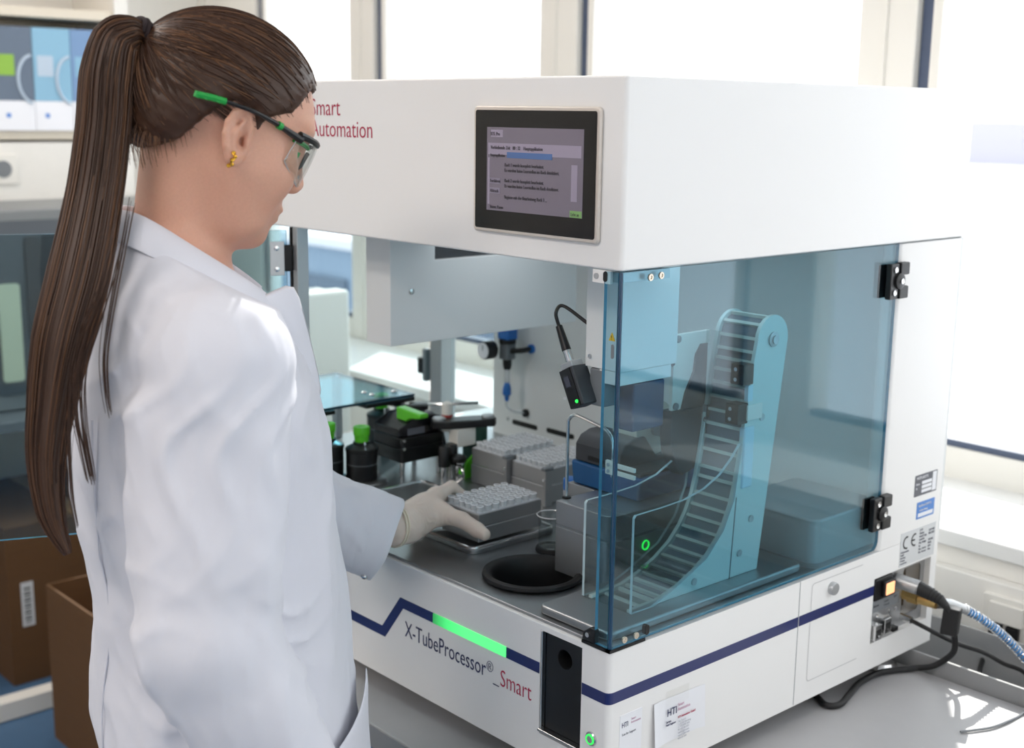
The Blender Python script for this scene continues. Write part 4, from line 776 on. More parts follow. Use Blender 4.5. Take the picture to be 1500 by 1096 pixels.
def nets(d, xs, ys, zs):
    ins = d < 0; n = ins[:-1, :-1, :-1].astype(np.int8)
    cnt = sum(ins[i:ins.shape[0]-1+i, j:ins.shape[1]-1+j, k:ins.shape[2]-1+k].astype(np.int8) for i in (0, 1) for j in (0, 1) for k in (0, 1))
    act = (cnt > 0) & (cnt < 8); idx = np.argwhere(act); vid = np.full(act.shape, -1, np.int64); vid[act] = np.arange(len(idx))
    I, J, K = idx.T; G = {}
    for i in (0, 1):
        for j in (0, 1):
            for k in (0, 1): G[i, j, k] = d[I+i, J+j, K+k].astype(np.float64)
    X = [np.stack([xs[I], xs[I+1]]), np.stack([ys[J], ys[J+1]]), np.stack([zs[K], zs[K+1]])]
    acc = np.zeros((len(idx), 3)); w = np.zeros(len(idx))
    for a in G:
        for ax in range(3):
            if a[ax]: continue
            b = list(a); b[ax] = 1; b = tuple(b); va, vb = G[a], G[b]; m = (va < 0) != (vb < 0); t = np.where(m, va/np.where(m, va-vb, 1), 0)
            p = np.stack([X[q][a[q]] for q in range(3)], -1); p[:, ax] = X[ax][0]+(X[ax][1]-X[ax][0])*t
            acc += p*m[:, None]; w += m
    V = acc/w[:, None]; F = []
    for ax in range(3):
        s0 = [slice(1, -1)]*3; s0[ax] = slice(0, -1); s1 = list(s0); s1[ax] = slice(1, None); s0[ax] = slice(None, -1)
        a = ins[tuple(s0)]; b = ins[tuple(s1)]
        e = np.argwhere(a != b); 
        if not len(e): continue
        flip = a[tuple(e.T)]; off = np.array([1, 1, 1]); off[ax] = 0; e = e+off; o1, o2 = [q for q in range(3) if q != ax]
        def at(q1, q2):
            c = e.copy(); c[:, o1] -= q1; c[:, o2] -= q2; return vid[tuple(c.T)]
        Q = np.stack([at(1, 1), at(0, 1), at(0, 0), at(1, 0)], -1)
        if ax == 1: flip = ~flip
        Q[~flip] = Q[~flip][:, ::-1]; F.append(Q)
    return V, np.concatenate(F)
def mesh_np(name, V, F, mat, parent, smooth=True):
    L = np.array(LOC[root_of(parent)]); me = bpy.data.meshes.new(name); V = np.asarray(V)-L
    me.vertices.add(len(V)); me.vertices.foreach_set('co', V.ravel().astype(np.float32)); k = F.shape[1]
    me.loops.add(F.size); me.loops.foreach_set('vertex_index', F.ravel().astype(np.int32)); me.polygons.add(len(F)); me.polygons.foreach_set('loop_start', np.arange(0, F.size, k, dtype=np.int32)); me.polygons.foreach_set('loop_total', np.full(len(F), k, np.int32))
    me.polygons.foreach_set('use_smooth', np.full(len(F), smooth)); me.update(calc_edges=True); me.validate(); me.materials.append(mat)
    o = bpy.data.objects.new(name, me); COL.objects.link(o); o.parent = parent; return o
def axis_grid(*segs):  # (start, end, step) segments
    out = []
    for a, b, st in segs: out += list(np.arange(a, b-1e-9, st))
    return np.array(out+[segs[-1][1]])

WO = thing('person', 'woman in white lab coat with long brown ponytail, reaching into the machine', 'person', (-.25, -.40, 0))
# torso profile: z, centre forward, half depth, half width
ring = np.array([(.50, .045, .165, .215), (.75, .04, .155, .205), (.874, .039, .148, .195), (.94, .030, .149, .19), (.991, .027, .1455, .18), (1.041, .029, .1415, .17), (1.082, .0295, .14, .165), (1.123, .0245, .14, .16), (1.156, .018, .141, .16), (1.204, .015, .140, .165), (1.251, .0135, .139, .17), (1.313, .0085, .127, .175), (1.374, .0035, .107, .172), (1.405, .002, .097, .160), (1.43, -.004, .086, .130), (1.455, -.012, .074, .098), (1.48, -.018, .064, .072), (1.51, -.02, .058, .060)])
def torso(shr=0., z0=.5, z1=1.50):
    def f(p):
        q = p-NK.astype(np.float32); a = q@fA; b = q@sA; z = p[..., 2]
        ac, A, B = (np.interp(z, ring[:, 0], ring[:, i]) for i in (1, 2, 3)); A = A-shr; B = B-shr
        e = np.sqrt(((a-ac)/A)**2+(b/B)**2+1e-9); d = (e-1)*np.minimum(A, B)
        return np.maximum(d, np.maximum(z0-z, z-z1))
    return f
RS, RE, RW = LP(.028, .163, 1.372), LP(.003, .210, 1.10), LP(.105, .215, .865)
LS, LE, LW = np.array([-.385, -.315, 1.372]), np.array([-.530, -.185, 1.100]), np.array([-.432, .020, 1.024])
# ---- body (head, neck, trunk, arms, legs: one continuous surface)
B_ = []
B_.append(('+', torso(.03, .80, 1.47), .0))
nb = LP(-.008, 0, 1.44); B_.append(('+', cap(nb, H(-.016, 0, -.050), .049, .049), .03)); B_.append(('+', cap(LP(.010, 0, 1.43), H(.004, 0, -.080), .034, .034), .018))
for A_, E_, W_ in ((RS, RE, RW), (LS, LE, LW)):
    B_ += [('+', cap(A_, E_, .048, .038), .02), ('+', cap(E_, W_, .038, .020), .012)]
for sg in (-1, 1):
    hip, kn, an = LP(.02, .085*sg, .88), LP(.035, .09*sg, .48), LP(.01, .095*sg, .08)
    B_ += [('+', cap(hip, kn, .082, .055), .02), ('+', cap(kn, an, .054, .038), .015), ('+', cap(an-np.array([0, 0, .03]), LP(.15, .10*sg, .045), .038, .032), .02)]
def hd(c, r, rot=None): return ell(H(*c), r, HR if rot is None else rot)
def hc(a, b, ra, rb=None): return cap(H(*a), H(*b), ra, rb)
B_ += [('+', hd((.0005, 0, .018), (.0945, .075, .079)), .02), ('+', hd((.036, 0, -.030), (.058, .061, .085)), .03), ('+', hd((.042, 0, -.085), (.044, .043, .032)), .025), ('+', hc((.020, .046, -.055), (.05, .034, -.095), .018, .016), .03), ('+', hc((.020, -.046, -.055), (.05, -.034, -.095), .018, .016), .03),
       ('+', hd((.073, 0, -.108), (.018, .02, .015)), .02), ('+', hd((.074, 0, .012), (.020, .046, .012)), .02), ('+', hd((.050, .041, -.043), (.034, .025, .030)), .025), ('+', hd((.050, -.041, -.043), (.034, .025, .030)), .025),
       ('-', hd((.096, .032, -.006), (.018, .018, .010)), .015), ('-', hd((.096, -.032, -.006), (.018, .018, .010)), .015),
       ('+', hc((.084, 0, .004), (.104, 0, -.039), .0065, .0090), .012), ('+', hd((.097, .011, -.044), (.010, .007, .008)), .008), ('+', hd((.097, -.011, -.044), (.010, .007, .008)), .008),
       ('+', hd((.080, 0, -.076), (.014, .026, .018)), .012), ('+', hd((.0905, 0, -.0730), (.0085, .021, .0055)), .004), ('+', hd((.0885, 0, -.0840), (.0085, .018, .0062)), .004), ('-', hc((.0995, .02, -.0783), (.0995, -.02, -.0783), .0018), .004)]
# ears: base shell, carved concha, rim and lobe
for sg in (-1, 1):
    y = .0735*sg; er = np.stack([HX*math.cos(.2)+HZ*math.sin(.2), HY, HZ*math.cos(.2)-HX*math.sin(.2)])
    tl = -.35*sg; er = np.stack([er[0]*math.cos(tl)+er[1]*math.sin(tl), er[1]*math.cos(tl)-er[0]*math.sin(tl), er[2]])
    def E3(a, o, c, y=y, er=er): return H(.003, y, -.0225)+er[0]*a*.96+er[1]*o*sg+er[2]*c*.88
    B_ += [('+', ell(E3(0, .004, 0), (.0165, .0065, .029), er), .006), ('-', ell(E3(.005, .0105, -.004), (.0085, .008, .013), er), .003), ('-', ell(E3(.001, .0125, .013), (.0095, .008, .010), er), .003), ('-', ell(E3(.009, .007, -.005), (.0035, .010, .005), er), .003)]
    rim = [(.012, .004, -.004), (.0145, .006, .012), (.010, .007, .024), (.001, .0075, .0295), (-.009, .007, .026), (-.0155, .006, .014), (-.0165, .006, 0), (-.0135, .006, -.014), (-.007, .006, -.025)]
    for i in range(len(rim)-1): B_.append(('+', cap(E3(*rim[i]), E3(*rim[i+1]), .0029), .002))
    B_ += [('+', ell(E3(-.002, .006, -.026), (.0075, .0045, .008), er), .006), ('+', cap(E3(.003, .0085, .017), E3(-.0075, .0085, .002), .0022), .003), ('+', cap(E3(-.0075, .0085, .002), E3(-.006, .007, -.013), .0022), .003), ('+', ell(E3(.012, .006, -.007), (.003, .003, .005), er), .003)]
gx = axis_grid((-.55, -.36, .008), (-.36, -.12, .0018), (-.12, .12, .008)); gy = axis_grid((-.68, -.50, .008), (-.50, -.235, .0018), (-.235, .10, .008)); gz = axis_grid((-.01, 1.43, .009), (1.43, 1.46, .0024), (1.46, 1.72, .0018))
V, F = nets(field(B_, gx, gy, gz), gx, gy, gz)
body = mesh_np('body', V, F, skin, WO)
# vertex-level lips / brows are separate small meshes
for sg in (-1, 1):
    ey = MB(); c = H(.0665, .031*sg, -.006)
    ey.add([tuple(c+np.array([math.sin(a)*math.cos(b), math.sin(a)*math.sin(b), math.cos(a)])*.0118) for a in np.linspace(.01, 3.13, 12) for b in np.linspace(0, 2*math.pi, 16, endpoint=False)], [(i*16+k, i*16+(k+1) % 16, (i+1)*16+(k+1) % 16, (i+1)*16+k) for i in range(11) for k in range(16)]).build('eyeball', eyew, WO)
    ci = H(.0777, .0315*sg, -.009); MB().add([tuple(ci+HX*.0008*(1 if k == 0 else 0)+(HY*math.cos(an)+HZ*math.sin(an))*r_) for k, r_ in enumerate((.0, .0052)) for an in np.linspace(0, 2*math.pi, 14, endpoint=False)], [(k, (k+1) % 14, 14+(k+1) % 14, 14+k) for k in range(14)]).build('iris', iris, WO)
    br = [H(.086-.001*k*k*.6, (.016+.0075*k)*sg, .012+.0035*k-.0011*k*k) for k in range(5)]; MB().tube([tuple(p) for p in br], [.0016, .0026, .0026, .002, .001], 6).build('eyebrow', hairm, WO)
# lips skin colour pieces
for zz, w_, nm in ((-.0730, .0205, 'upper_lip'), (-.0837, .0175, 'lower_lip')):
    pts = [H(.0920-(t*t)*.011, w_*t, zz) for t in np.linspace(-1, 1, 11)]; MB().tube([tuple(p) for p in pts], [.0012+.0034*(1-t*t) for t in np.linspace(-1, 1, 11)], 8).build(nm, lipm, WO)
#NEXT4
# ---- white coat
def sines(p, fr, seed, n=6):
    rg = np.random.RandomState(seed); out = np.zeros(p.shape[:-1], np.float32)
    for i in range(n):
        k = nrm(rg.randn(3))*rg.uniform(.6, 1.5); out += np.sin((p*(k*np.array(fr))).sum(-1)+rg.uniform(0, 6.28))
    return out/math.sqrt(n/2)/1.6
def crease(v, w=.35): return np.exp(-(v/w)**2)
CUT = nrm((.53, .745, -.405))
def coat_post(p, d):
    q = p-NK.astype(np.float32); loc = np.stack([q@fA, q@sA, p[..., 2]], -1); z = p[..., 2]
    m = np.abs(d) < .03; pl = loc[m]; dm = d[m]; zz = pl[:, 2]
    n1 = sines(pl, (26, 26, 6), 3); n2 = sines(pl, (30, 30, 44), 11); n3 = sines(pl, (60, 60, 22), 5)
    lowb = np.clip((1.36-zz)/.2, 0, 1)
    w_arm = np.clip(1-np.abs(pl[:, 1]-.185)/.09, 0, 1)*(zz < 1.40)
    elb = np.exp(-((zz-1.09)/.085)**2)*w_arm
    diag = pl[:, 2]*70+pl[:, 0]*46+2.2*np.sin(pl[:, 0]*34+pl[:, 2]*16)+1.4*n2
    sh = np.exp(-((zz-1.30)/.09)**2)*np.clip((pl[:, 1]-.05)/.06, 0, 1)
    rad = pl[:, 0]*64-pl[:, 2]*26+1.3*np.sin(zz*40)
    dm = dm-.0052*lowb*(crease(n1)-.4)-.0030*(crease(n3, .3)-.35)-.0085*elb*(crease(np.sin(diag), .42)-.4)-.0046*sh*(crease(np.sin(rad), .5)-.4)-.0022*n2-.0013*(crease(sines(pl, (120, 120, 70), 21), .3)-.3)
    rs = np.exp(-(((p[m]-LW.astype(np.float32))**2).sum(-1))/.10**2); dm = dm-.003*rs*(crease(np.sin(p[m][:, 1]*75+p[m][:, 2]*30+n1*1.2), .45)-.4)
    # back seam and armhole seam grooves
    d[m] = dm
    cut = (z-(1.452-.56*loc[..., 0])); d = np.maximum(d, cut)
    pl_ = (p-cuffL)@CUT; near = ((p-cuffL)**2).sum(-1) < .12**2; d = np.where(near, np.maximum(d, pl_+.03), d)
    return d
cuffL = np.array([-.424, -.020, 1.007]); CE = cuffL+CUT*.03
Cp = [('+', torso(0, .50, 1.50), 0.), ('+', cap(LP(.026, .128, 1.375), LP(.028, .150, 1.36), .058, .066), .03),
      ('+', cap(RS+np.array([0, 0, -.012]), RE, .071, .070), .014), ('+', cap(RE, RW, .071, .058), .012), ('+', cap(LP(-.012, .160, 1.30), LP(-.02, .180, 1.16), .058, .05), .012),
      ('+', cap(LS, LE, .070, .066), .035), ('+', cap(LE, CE, .066, .060), .02)]
cx = axis_grid((-.56, .06, .0045)); cy = axis_grid((-.72, .05, .0045)); cz = axis_grid((.48, .84, .012), (.84, 1.53, .0045))
V, F = nets(field(Cp, cx, cy, cz, coat_post), cx, cy, cz)
coat = mesh_np('lab_coat', V, F, cloth, WO)
md = coat.modifiers.new('smooth', 'SMOOTH'); md.factor = .5; md.iterations = 1
def sheet(name, grid, mat, parent, thick=.0022, sub=2):
    nr, nc = len(grid), len(grid[0]); vs = [tuple(p) for row in grid for p in row]
    o = MB().add(vs, [(i*nc+j, i*nc+j+1, (i+1)*nc+j+1, (i+1)*nc+j) for i in range(nr-1) for j in range(nc-1)]).build(name, mat, parent)
    a = o.modifiers.new('solidify', 'SOLIDIFY'); a.thickness = thick; a.offset = 0
    b = o.modifiers.new('subsurf', 'SUBSURF'); b.levels = sub; b.render_levels = sub; return o
half = [((-.071, .0), 1.503, (-.090, .0), 1.474), ((-.060, .034), 1.506, (-.074, .050), 1.474), ((-.040, .054), 1.503, (-.046, .083), 1.466), ((0, .064), 1.476, (.002, .096), 1.437), ((.041, .058), 1.448, (.040, .086), 1.417), ((.068, .046), 1.428, (.066, .074), 1.402), ((.088, .036), 1.412, (.076, .066), 1.386)]
cols = [(u, z, (o[0], o[1]), zo) for u, z, o, zo in half]; full = [((u[0], -u[1]), z, (o[0], -o[1]), zo) for u, z, o, zo in cols[:0:-1]]+cols
grid = [[], [], [], [], []]
for (a, b), z, (ao, bo), zo in full:
    grid[0].append(LP(a*.86+.0, b*.86, z-.036)); grid[1].append(LP(a*.95, b*.95, z-.006)); grid[2].append(LP(a*1.02, b*1.02, z+.001)); grid[3].append(LP((a*1.05+ao)/2*1.03, (b*1.05+bo)/2*1.03, (z+zo)/2+.006)); grid[4].append(LP(ao*1.03, bo*1.03, zo+.002))
sheet('collar', grid, cloth, coat)
for sg in (1, -1):
    A0 = [(.070, .060, 1.415), (.092, .040, 1.419), (.119, .014, 1.428)]; A1 = [(.082, .062, 1.388), (.108, .045, 1.386), (.127, .022, 1.385)]; A2 = [(.096, .058, 1.350), (.120, .042, 1.345), (.136, .020, 1.348)]; A3 = [(.120, .046, 1.300), (.138, .030, 1.292), (.148, .012, 1.290)]
    sheet('lapel', [[LP(a, b*sg, z) for a, b, z in rw] for rw in ((A0, A1, A2, A3) if sg > 0 else ([(x_[0]-.012, x_[1], x_[2]-.02) for x_ in A0], A1, A2, A3))], cloth, coat, .0022, 1)
def cs(th, z, off):
    ac, A, Bq = (np.interp(z, ring[:, 0], ring[:, i]) for i in (1, 2, 3)); t = math.radians(th); return LP(ac+(A+off)*math.cos(t), (Bq+off)*math.sin(t), z)
gridp = []
for fz in (1, .93, .8, .5, 0):
    row = []
    for th in (66, 54, 42, 30, 18, 8):
        top = .925+.052*(66-th)/58; z = .76+(top-.76)*fz; row.append(cs(th, z, .007+.005*(fz > .9)+.004*(fz > .75)))
    gridp.append(row)
sheet('pocket', gridp, cloth, coat, .0025)
pts = []
for z in np.linspace(1.30, .90, 12): pts.append(cs(150+6*math.sin(z*9), z, .0015))
MB().tube([tuple(p) for p in pts], .0011, 6).build('back_seam', cloth, coat)
# cuff: open band with hem and snap
c1 = nrm(np.cross(CUT, (1, 0, 0))); c2 = np.cross(CUT, c1); cv_ = []; NB = 56; rows_ = [(-.075, .0585), (-.050, .0612), (-.026, .0618), (-.0245, .0612), (-.012, .0616), (-.001, .0618), (0, .0608), (-.001, .0592), (-.03, .0580), (-.07, .0540)]
for of, r_ in rows_:
    for k in range(NB):
        a = 2*math.pi*k/NB; rr = r_*(1+.018*math.sin(2*a+.6)+.012*math.sin(3*a+of*30)); cv_.append(tuple(cuffL+CUT*(of+.0012*math.sin(4*a))+(c1*math.cos(a)+c2*math.sin(a))*rr))
cuff = MB().add(cv_, [(i*NB+k, i*NB+(k+1) % NB, (i+1)*NB+(k+1) % NB, (i+1)*NB+k) for i in range(len(rows_)-1) for k in range(NB)]).build('cuff', cloth, coat, ang=60)
dn = np.array([.72, -.66, .2])*.55+np.array([0, 0, -1.0]); dn = nrm(dn-CUT*(dn@CUT)); sn = cuffL-CUT*.012+dn*.0612
MB().tube([tuple(sn-dn*.001), tuple(sn+dn*.0022), tuple(sn+dn*.0034)], [.0052, .0052, .003], 16).build('snap_button', chrome, coat); MB().tube([tuple(sn+dn*.0030), tuple(sn+dn*.0038)], [.0026, .002], 12).build('snap_centre', dgrey, coat)
# armhole and shoulder seams
pts = []
for t in np.linspace(0, 1, 14): a = math.radians(200-150*t); pts.append((LP(.022+.074*math.cos(a)*1.05, .128+.012*math.sin(a)-.01*(1-t), 1.345+.085*math.sin(a))))
# trousers and shoes (below the frame)
Tp = []
for sg in (-1, 1): Tp += [('+', cap(LP(.02, .08*sg, .86), LP(.035, .09*sg, .48), .098, .075), .02), ('+', cap(LP(.035, .09*sg, .48), LP(.01, .095*sg, .09), .075, .06), .02)]
tx = axis_grid((-.50, .05, .009)); ty = axis_grid((-.65, -.15, .009)); tz = axis_grid((.05, .98, .01)); V, F = nets(field(Tp, tx, ty, tz), tx, ty, tz); mesh_np('trousers', V, F, trousers, WO)
for sg in (-1, 1):
    Sp = [('+', cap(LP(-.03, .096*sg, .045), LP(.14, .102*sg, .035), .046, .042), .02), ('&', lambda p: .003-p[..., 2], .002)]
    c0 = LP(.05, .1*sg, 0); sx_ = axis_grid((c0[0]-.2, c0[0]+.2, .008)); sy_ = axis_grid((c0[1]-.2, c0[1]+.2, .008)); V, F = nets(field(Sp, sx_, sy_, axis_grid((-.004, .11, .006))), sx_, sy_, axis_grid((-.004, .11, .006))); mesh_np('shoe', V, F, shoe_m, WO)
# ---- gloves
def glove_post(p, d):
    m = np.abs(d) < .012; q = p[m]; t = (q-wr.astype(np.float32))@nrm((-.03, .12, .02)).astype(np.float32); n_ = sines(q, (160, 160, 160), 9)
    w1 = np.exp(-((t-.012)/.028)**2); w2 = np.exp(-(((q-np.array([-.415, .088, 1.022], np.float32))**2).sum(-1))/.022**2)
    d[m] += -.0011*w1*(crease(np.sin(t*420+3*n_), .5)-.3)-.0009*w2*(crease(np.sin((q@np.array([330., 90., -60.], np.float32))+2.2*n_), .5)-.3)-.0003*n_; return d
def glove(prims, lo, hi, st, name='glove'):
    g = [axis_grid((lo[i], hi[i], st)) for i in range(3)]; V, F = nets(field(prims, *g, glove_post), *g); o = mesh_np(name, V, F, glove_m, WO); return o
def chain(js, rs, k=.0035, k0=.010):
    out = []
    for i in range(len(js)-1): out.append(('+', cap(js[i], js[i+1], rs[i], rs[i+1]), k0 if i == 0 else k))
    return out
wr = np.array([-.434, .022, 1.020]); wr0 = np.array([-.433, .002, 1.022])
G = [('+', cap(wr0, wr, .030, .028), 0.), ('+', cap(wr, (-.452, .070, 1.028), .027, .024), .012)]
mc = [((-.462, .100, 1.040), .0125), ((-.474, .100, 1.024), .0125), ((-.480, .092, 1.006), .012), ((-.481, .082, .992), .0105)]
for c_, r_ in mc: G.append(('+', cap(wr+np.array([-.004, .012, .002]), c_, .018, r_), .012))
G += chain([mc[0][0], (-.4735, .140, 1.0435), (-.4715, .161, 1.024), (-.4705, .176, 1.006)], [.0118, .0102, .0092, .0080])
G += chain([mc[1][0], (-.4905, .140, 1.024), (-.479, .168, 1.007), (-.4695, .183, .9965)], [.0118, .0102, .0092, .0082])
G += chain([mc[2][0], (-.497, .128, 1.008), (-.485, .152, .999), (-.4705, .160, .9950)], [.0112, .0098, .009, .008])
G += chain([mc[3][0], (-.494, .106, .997), (-.482, .124, .9955), (-.470, .130, .9945)], [.010, .0088, .0080, .0074])
G += [('+', cap((-.436, .052, 1.016), (-.430, .082, 1.024), .019, .0150), .012), ('+', cap((-.452, .086, 1.034), (-.430, .082, 1.024), .009, .010), .014)]
G += chain([(-.430, .082, 1.024), (-.395, .0950, 1.0200), (-.362, .0972, 1.0125), (-.3455, .0970, 1.0100)], [.0148, .0118, .0108, .0088], .004, .010)
gl = glove(G, (-.52, -.04, .965), (-.32, .21, 1.075), .0016)
thn = nrm((.06, -.97, .25)); np_ = np.array([-.353, .0875, 1.012])
tt = np.linspace(0, 2*math.pi, 28, endpoint=False); ax_c = nrm(wr-wr0); b1 = nrm(np.cross(ax_c, (0, 0, 1))); b2 = np.cross(ax_c, b1)
for k, (of, r_) in enumerate(((-.004, .0312), (.001, .0308))): MB().tube([tuple(wr0+ax_c*of+(b1*math.cos(a)+b2*math.sin(a))*r_) for a in tt], .0017, 6, closed=True).build('rolled_cuff', glove_r, gl)
for a, b in (((-.447, .05, 1.044), (-.449, .078, 1.0485)), ((-.430, .040, 1.0445), (-.436, .066, 1.043)), ((-.421, .040, 1.034), (-.420, .066, 1.033)), ((-.4145, .078, 1.0325), (-.413, .081, 1.016))):
    mid = (np.array(a)+np.array(b))/2+np.array([.001, -.001, .0008]); MB().tube([a, tuple(mid), b], [.0003, .0011, .0003], 6).build('wrinkle', glove_m, gl)
# other (right) hand, hanging below the frame
rw = np.asarray(RW); dA = nrm(RW-RE); sB = sA; nB = nrm(np.cross(dA, sB)); G2 = [('+', cap(rw-dA*.01, rw+dA*.02, .028, .026), 0.)]
for k in range(4):
    o_ = (k-1.5)*.017; m0 = rw+dA*.088+nB*o_*1.0; G2.append(('+', cap(rw+dA*.02+nB*o_*.5, m0, .016, .0115), .012)); ln = (.062, .07, .065, .05)[k]; q1 = m0+dA*ln*.5-sB*.006; q2 = q1+dA*ln*.35-sB*.014; q3 = q2+dA*ln*.22-sB*.016; G2 += chain([m0, q1, q2, q3], [.0108, .0095, .0088, .0078])
t0 = rw+dA*.03+nB*.024-sB*.004; t1 = t0+dA*.03+nB*.02-sB*.008; t2 = t1+dA*.028+nB*.006-sB*.006; G2 += chain([t0, t1, t2, t2+dA*.018], [.015, .0125, .011, .009])
glove(G2, tuple(rw-.14-np.array([0, 0, .1])), tuple(rw+.14), .003)
#NEXT5
# ---- hair
HC, HRd = np.array([.0005, 0, .018]), np.array([.1035, .0835, .0885])
poly = np.array([(.2, .054), (.2, .25), (-.25, .25), (-.25, -.07), (-.082, -.078), (-.062, -.066), (-.042, -.048), (-.030, -.022), (-.016, .002), (-.004, .010), (.010, .008), (.018, -.006), (.021, -.016), (.027, -.014), (.030, .002), (.040, .012), (.056, .020), (.066, .040), (.074, .054)])
def polysd(x, z):
    d = np.full(x.shape, 1e9); s_ = np.ones(x.shape)
    n = len(poly)
    for i in range(n):
        a, b = poly[i], poly[i-1]; ex, ez = b-a; wx, wz = x-a[0], z-a[1]; t = np.clip((wx*ex+wz*ez)/(ex*ex+ez*ez), 0, 1); d = np.minimum(d, (wx-ex*t)**2+(wz-ez*t)**2)
        c1 = z >= a[1]; c2 = z < b[1]; c3 = ex*wz > ez*wx; s_ = np.where((c1 & c2 & c3) | (~c1 & ~c2 & ~c3), -s_, s_)
    return s_*np.sqrt(d)
def hloc(p): return (p-HO)@HR.T
def hairf(p):
    q = hloc(p); k0 = np.linalg.norm((q-HC)/HRd, axis=-1); k1 = np.linalg.norm((q-HC)/HRd**2, axis=-1)+1e-9; d = k0*(k0-1)/k1
    e2 = ell((-.035, 0, -.022), (.064, .066, .058), np.eye(3))(q); d = smin(d, e2, .02)
    reg = polysd(q[..., 0], q[..., 2]); d = smax(d+.0075*np.exp(np.minimum(reg, 0)/.010), reg+.0015, .005)
    th = np.arctan2(q[..., 1], q[..., 2]-.03); return d+.0004*np.sin(th*46+6*np.sin(q[..., 0]*30))+.0003*np.sin(th*95+q[..., 0]*60)
gx = axis_grid((HO[0]-.16, HO[0]+.15, .0024)); gy = axis_grid((HO[1]-.16, HO[1]+.15, .0024)); gz = axis_grid((HO[2]-.14, HO[2]+.13, .0024))
hairf.c = HO; hairf.R = .4
V, F = nets(field([('+', hairf, 0.)], gx, gy, gz), gx, gy, gz)
hair = mesh_np('hair', V, F, hairm, WO)
rg = np.random.RandomState(5); TT = np.array([-.1015, 0, .043])
def strands(paths, radii, name, mat, parent, n=3):
    vs = []; fs = []
    for pts, rr in zip(paths, radii):
        pts = np.asarray(pts); N = len(pts); tg = np.gradient(pts, axis=0); tg /= np.linalg.norm(tg, axis=1)[:, None]+1e-9; up = np.array([.31, .52, .79]); u_ = np.cross(tg, up); u_ /= np.linalg.norm(u_, axis=1)[:, None]+1e-9; w_ = np.cross(tg, u_); prof = rr*np.sin(np.linspace(.12, 1, N)*math.pi*.93)**.5
        k = len(vs)
        ring_ = np.stack([pts+(u_*math.cos(2*math.pi*j/n)+w_*math.sin(2*math.pi*j/n))*prof[:, None] for j in range(n)], 1).reshape(-1, 3); vs.extend(ring_)
        for i in range(N-1):
            for j in range(n): fs.append((k+i*n+j, k+i*n+(j+1) % n, k+(i+1)*n+(j+1) % n, k+(i+1)*n+j))
    return mesh_np(name, np.array(vs), np.array(fs), mat, parent)
Q = hloc(V); out = Q[(np.linalg.norm((Q-HC)/HRd, axis=1) > .93)]
def scalp(p0, off, n=16, jit=0.):
    pts = []; ks = np.linalg.norm((p0-HC)/HRd)
    for t in np.linspace(0, 1, n):
        q = p0+(TT-p0)*t; q = q+np.array([0, 0, .010*math.sin(t*math.pi)*jit]); k = np.linalg.norm((q-HC)/(HRd+off*(1-.6*t))); kt = 1+(ks-1)*(1-t)**1.5; q = HC+(q-HC)/k*kt if k > 1e-6 else q
        pts.append(q)
    pts = np.array(pts); return HO+pts@HR
for nm, mt, num, ro in (('hair_strands', hairm, 620, (.0006, .0012)), ('light_hair_strands', hairl, 300, (.0004, .0008))):
    sel = out[rg.randint(0, len(out), num)]
    tag(strands([scalp(p, rg.uniform(.0002, .0016), 16, rg.uniform(-1, 1)) for p in sel], [rg.uniform(*ro) for _ in sel], nm, mt, hair), kind='stuff')
hl = []
for sg in (-1, 1):
    for k in range(150):
        i = rg.randint(4, 18); a_, b_ = poly[i], poly[i+1]; pz = a_+(b_-a_)*rg.rand(); pz = pz+np.array([.004, -.002])*rg.uniform(-1, 1.3)
        if abs(pz[0]) > .092: continue
        yy = .0755*math.sqrt(max(0, 1-((pz[0]-.0005)/.0945)**2-((pz[1]-.018)/.0795)**2)); hl.append(scalp(np.array([pz[0], sg*yy, pz[1]]), .0012, 14))
tag(strands(hl, [.00035]*len(hl), 'hairline_strands', hairm, hair), kind='stuff')
PT = np.array([(-0.2520, -0.4480, 1.6790, 0.0100), (-0.2510, -0.4610, 1.6820, 0.0165), (-0.2540, -0.4750, 1.6720, 0.0225), (-0.2540, -0.4850, 1.6390, 0.0259), (-0.2480, -0.4950, 1.5850, 0.0259), (-0.2390, -0.5120, 1.5190, 0.0272), (-0.2230, -0.5390, 1.4470, 0.0295), (-0.2140, -0.5640, 1.3830, 0.0280), (-0.2060, -0.5820, 1.3190, 0.0219), (-0.2000, -0.5920, 1.2670, 0.0179), (-0.1890, -0.5940, 1.2180, 0.0133), (-0.1720, -0.5870, 1.1810, 0.0040)])
PT[0, :3] = H(*(TT*np.array([.98, 1, 1])))
sp_ = np.array([tuple(v) for v in spline([Vector(p[:3]) for p in PT], 8)]); wd = np.interp(np.linspace(0, len(PT)-1, len(sp_)), range(len(PT)), PT[:, 3])
tg = np.gradient(sp_, axis=0); tg /= np.linalg.norm(tg, axis=1)[:, None]; vd = nrm((-.728, .656, -.198)); uu = np.cross(tg, vd); uu /= np.linalg.norm(uu, axis=1)[:, None]; vv = np.cross(tg, uu)
vs = []; nA = 40
for i in range(len(sp_)):
    for j in range(nA):
        a = 2*math.pi*j/nA; r_ = .93+.07*math.sin(7*a+i*.05)+.04*math.sin(13*a-i*.08); vs.append(sp_[i]+uu[i]*math.cos(a)*wd[i]*r_+vv[i]*math.sin(a)*min(wd[i]*.62, .017)*r_)
Fp = [(i*nA+j, i*nA+(j+1) % nA, (i+1)*nA+(j+1) % nA, (i+1)*nA+j) for i in range(len(sp_)-1) for j in range(nA)]
pony = mesh_np('ponytail', np.array(vs), np.array(Fp), hairm, WO)
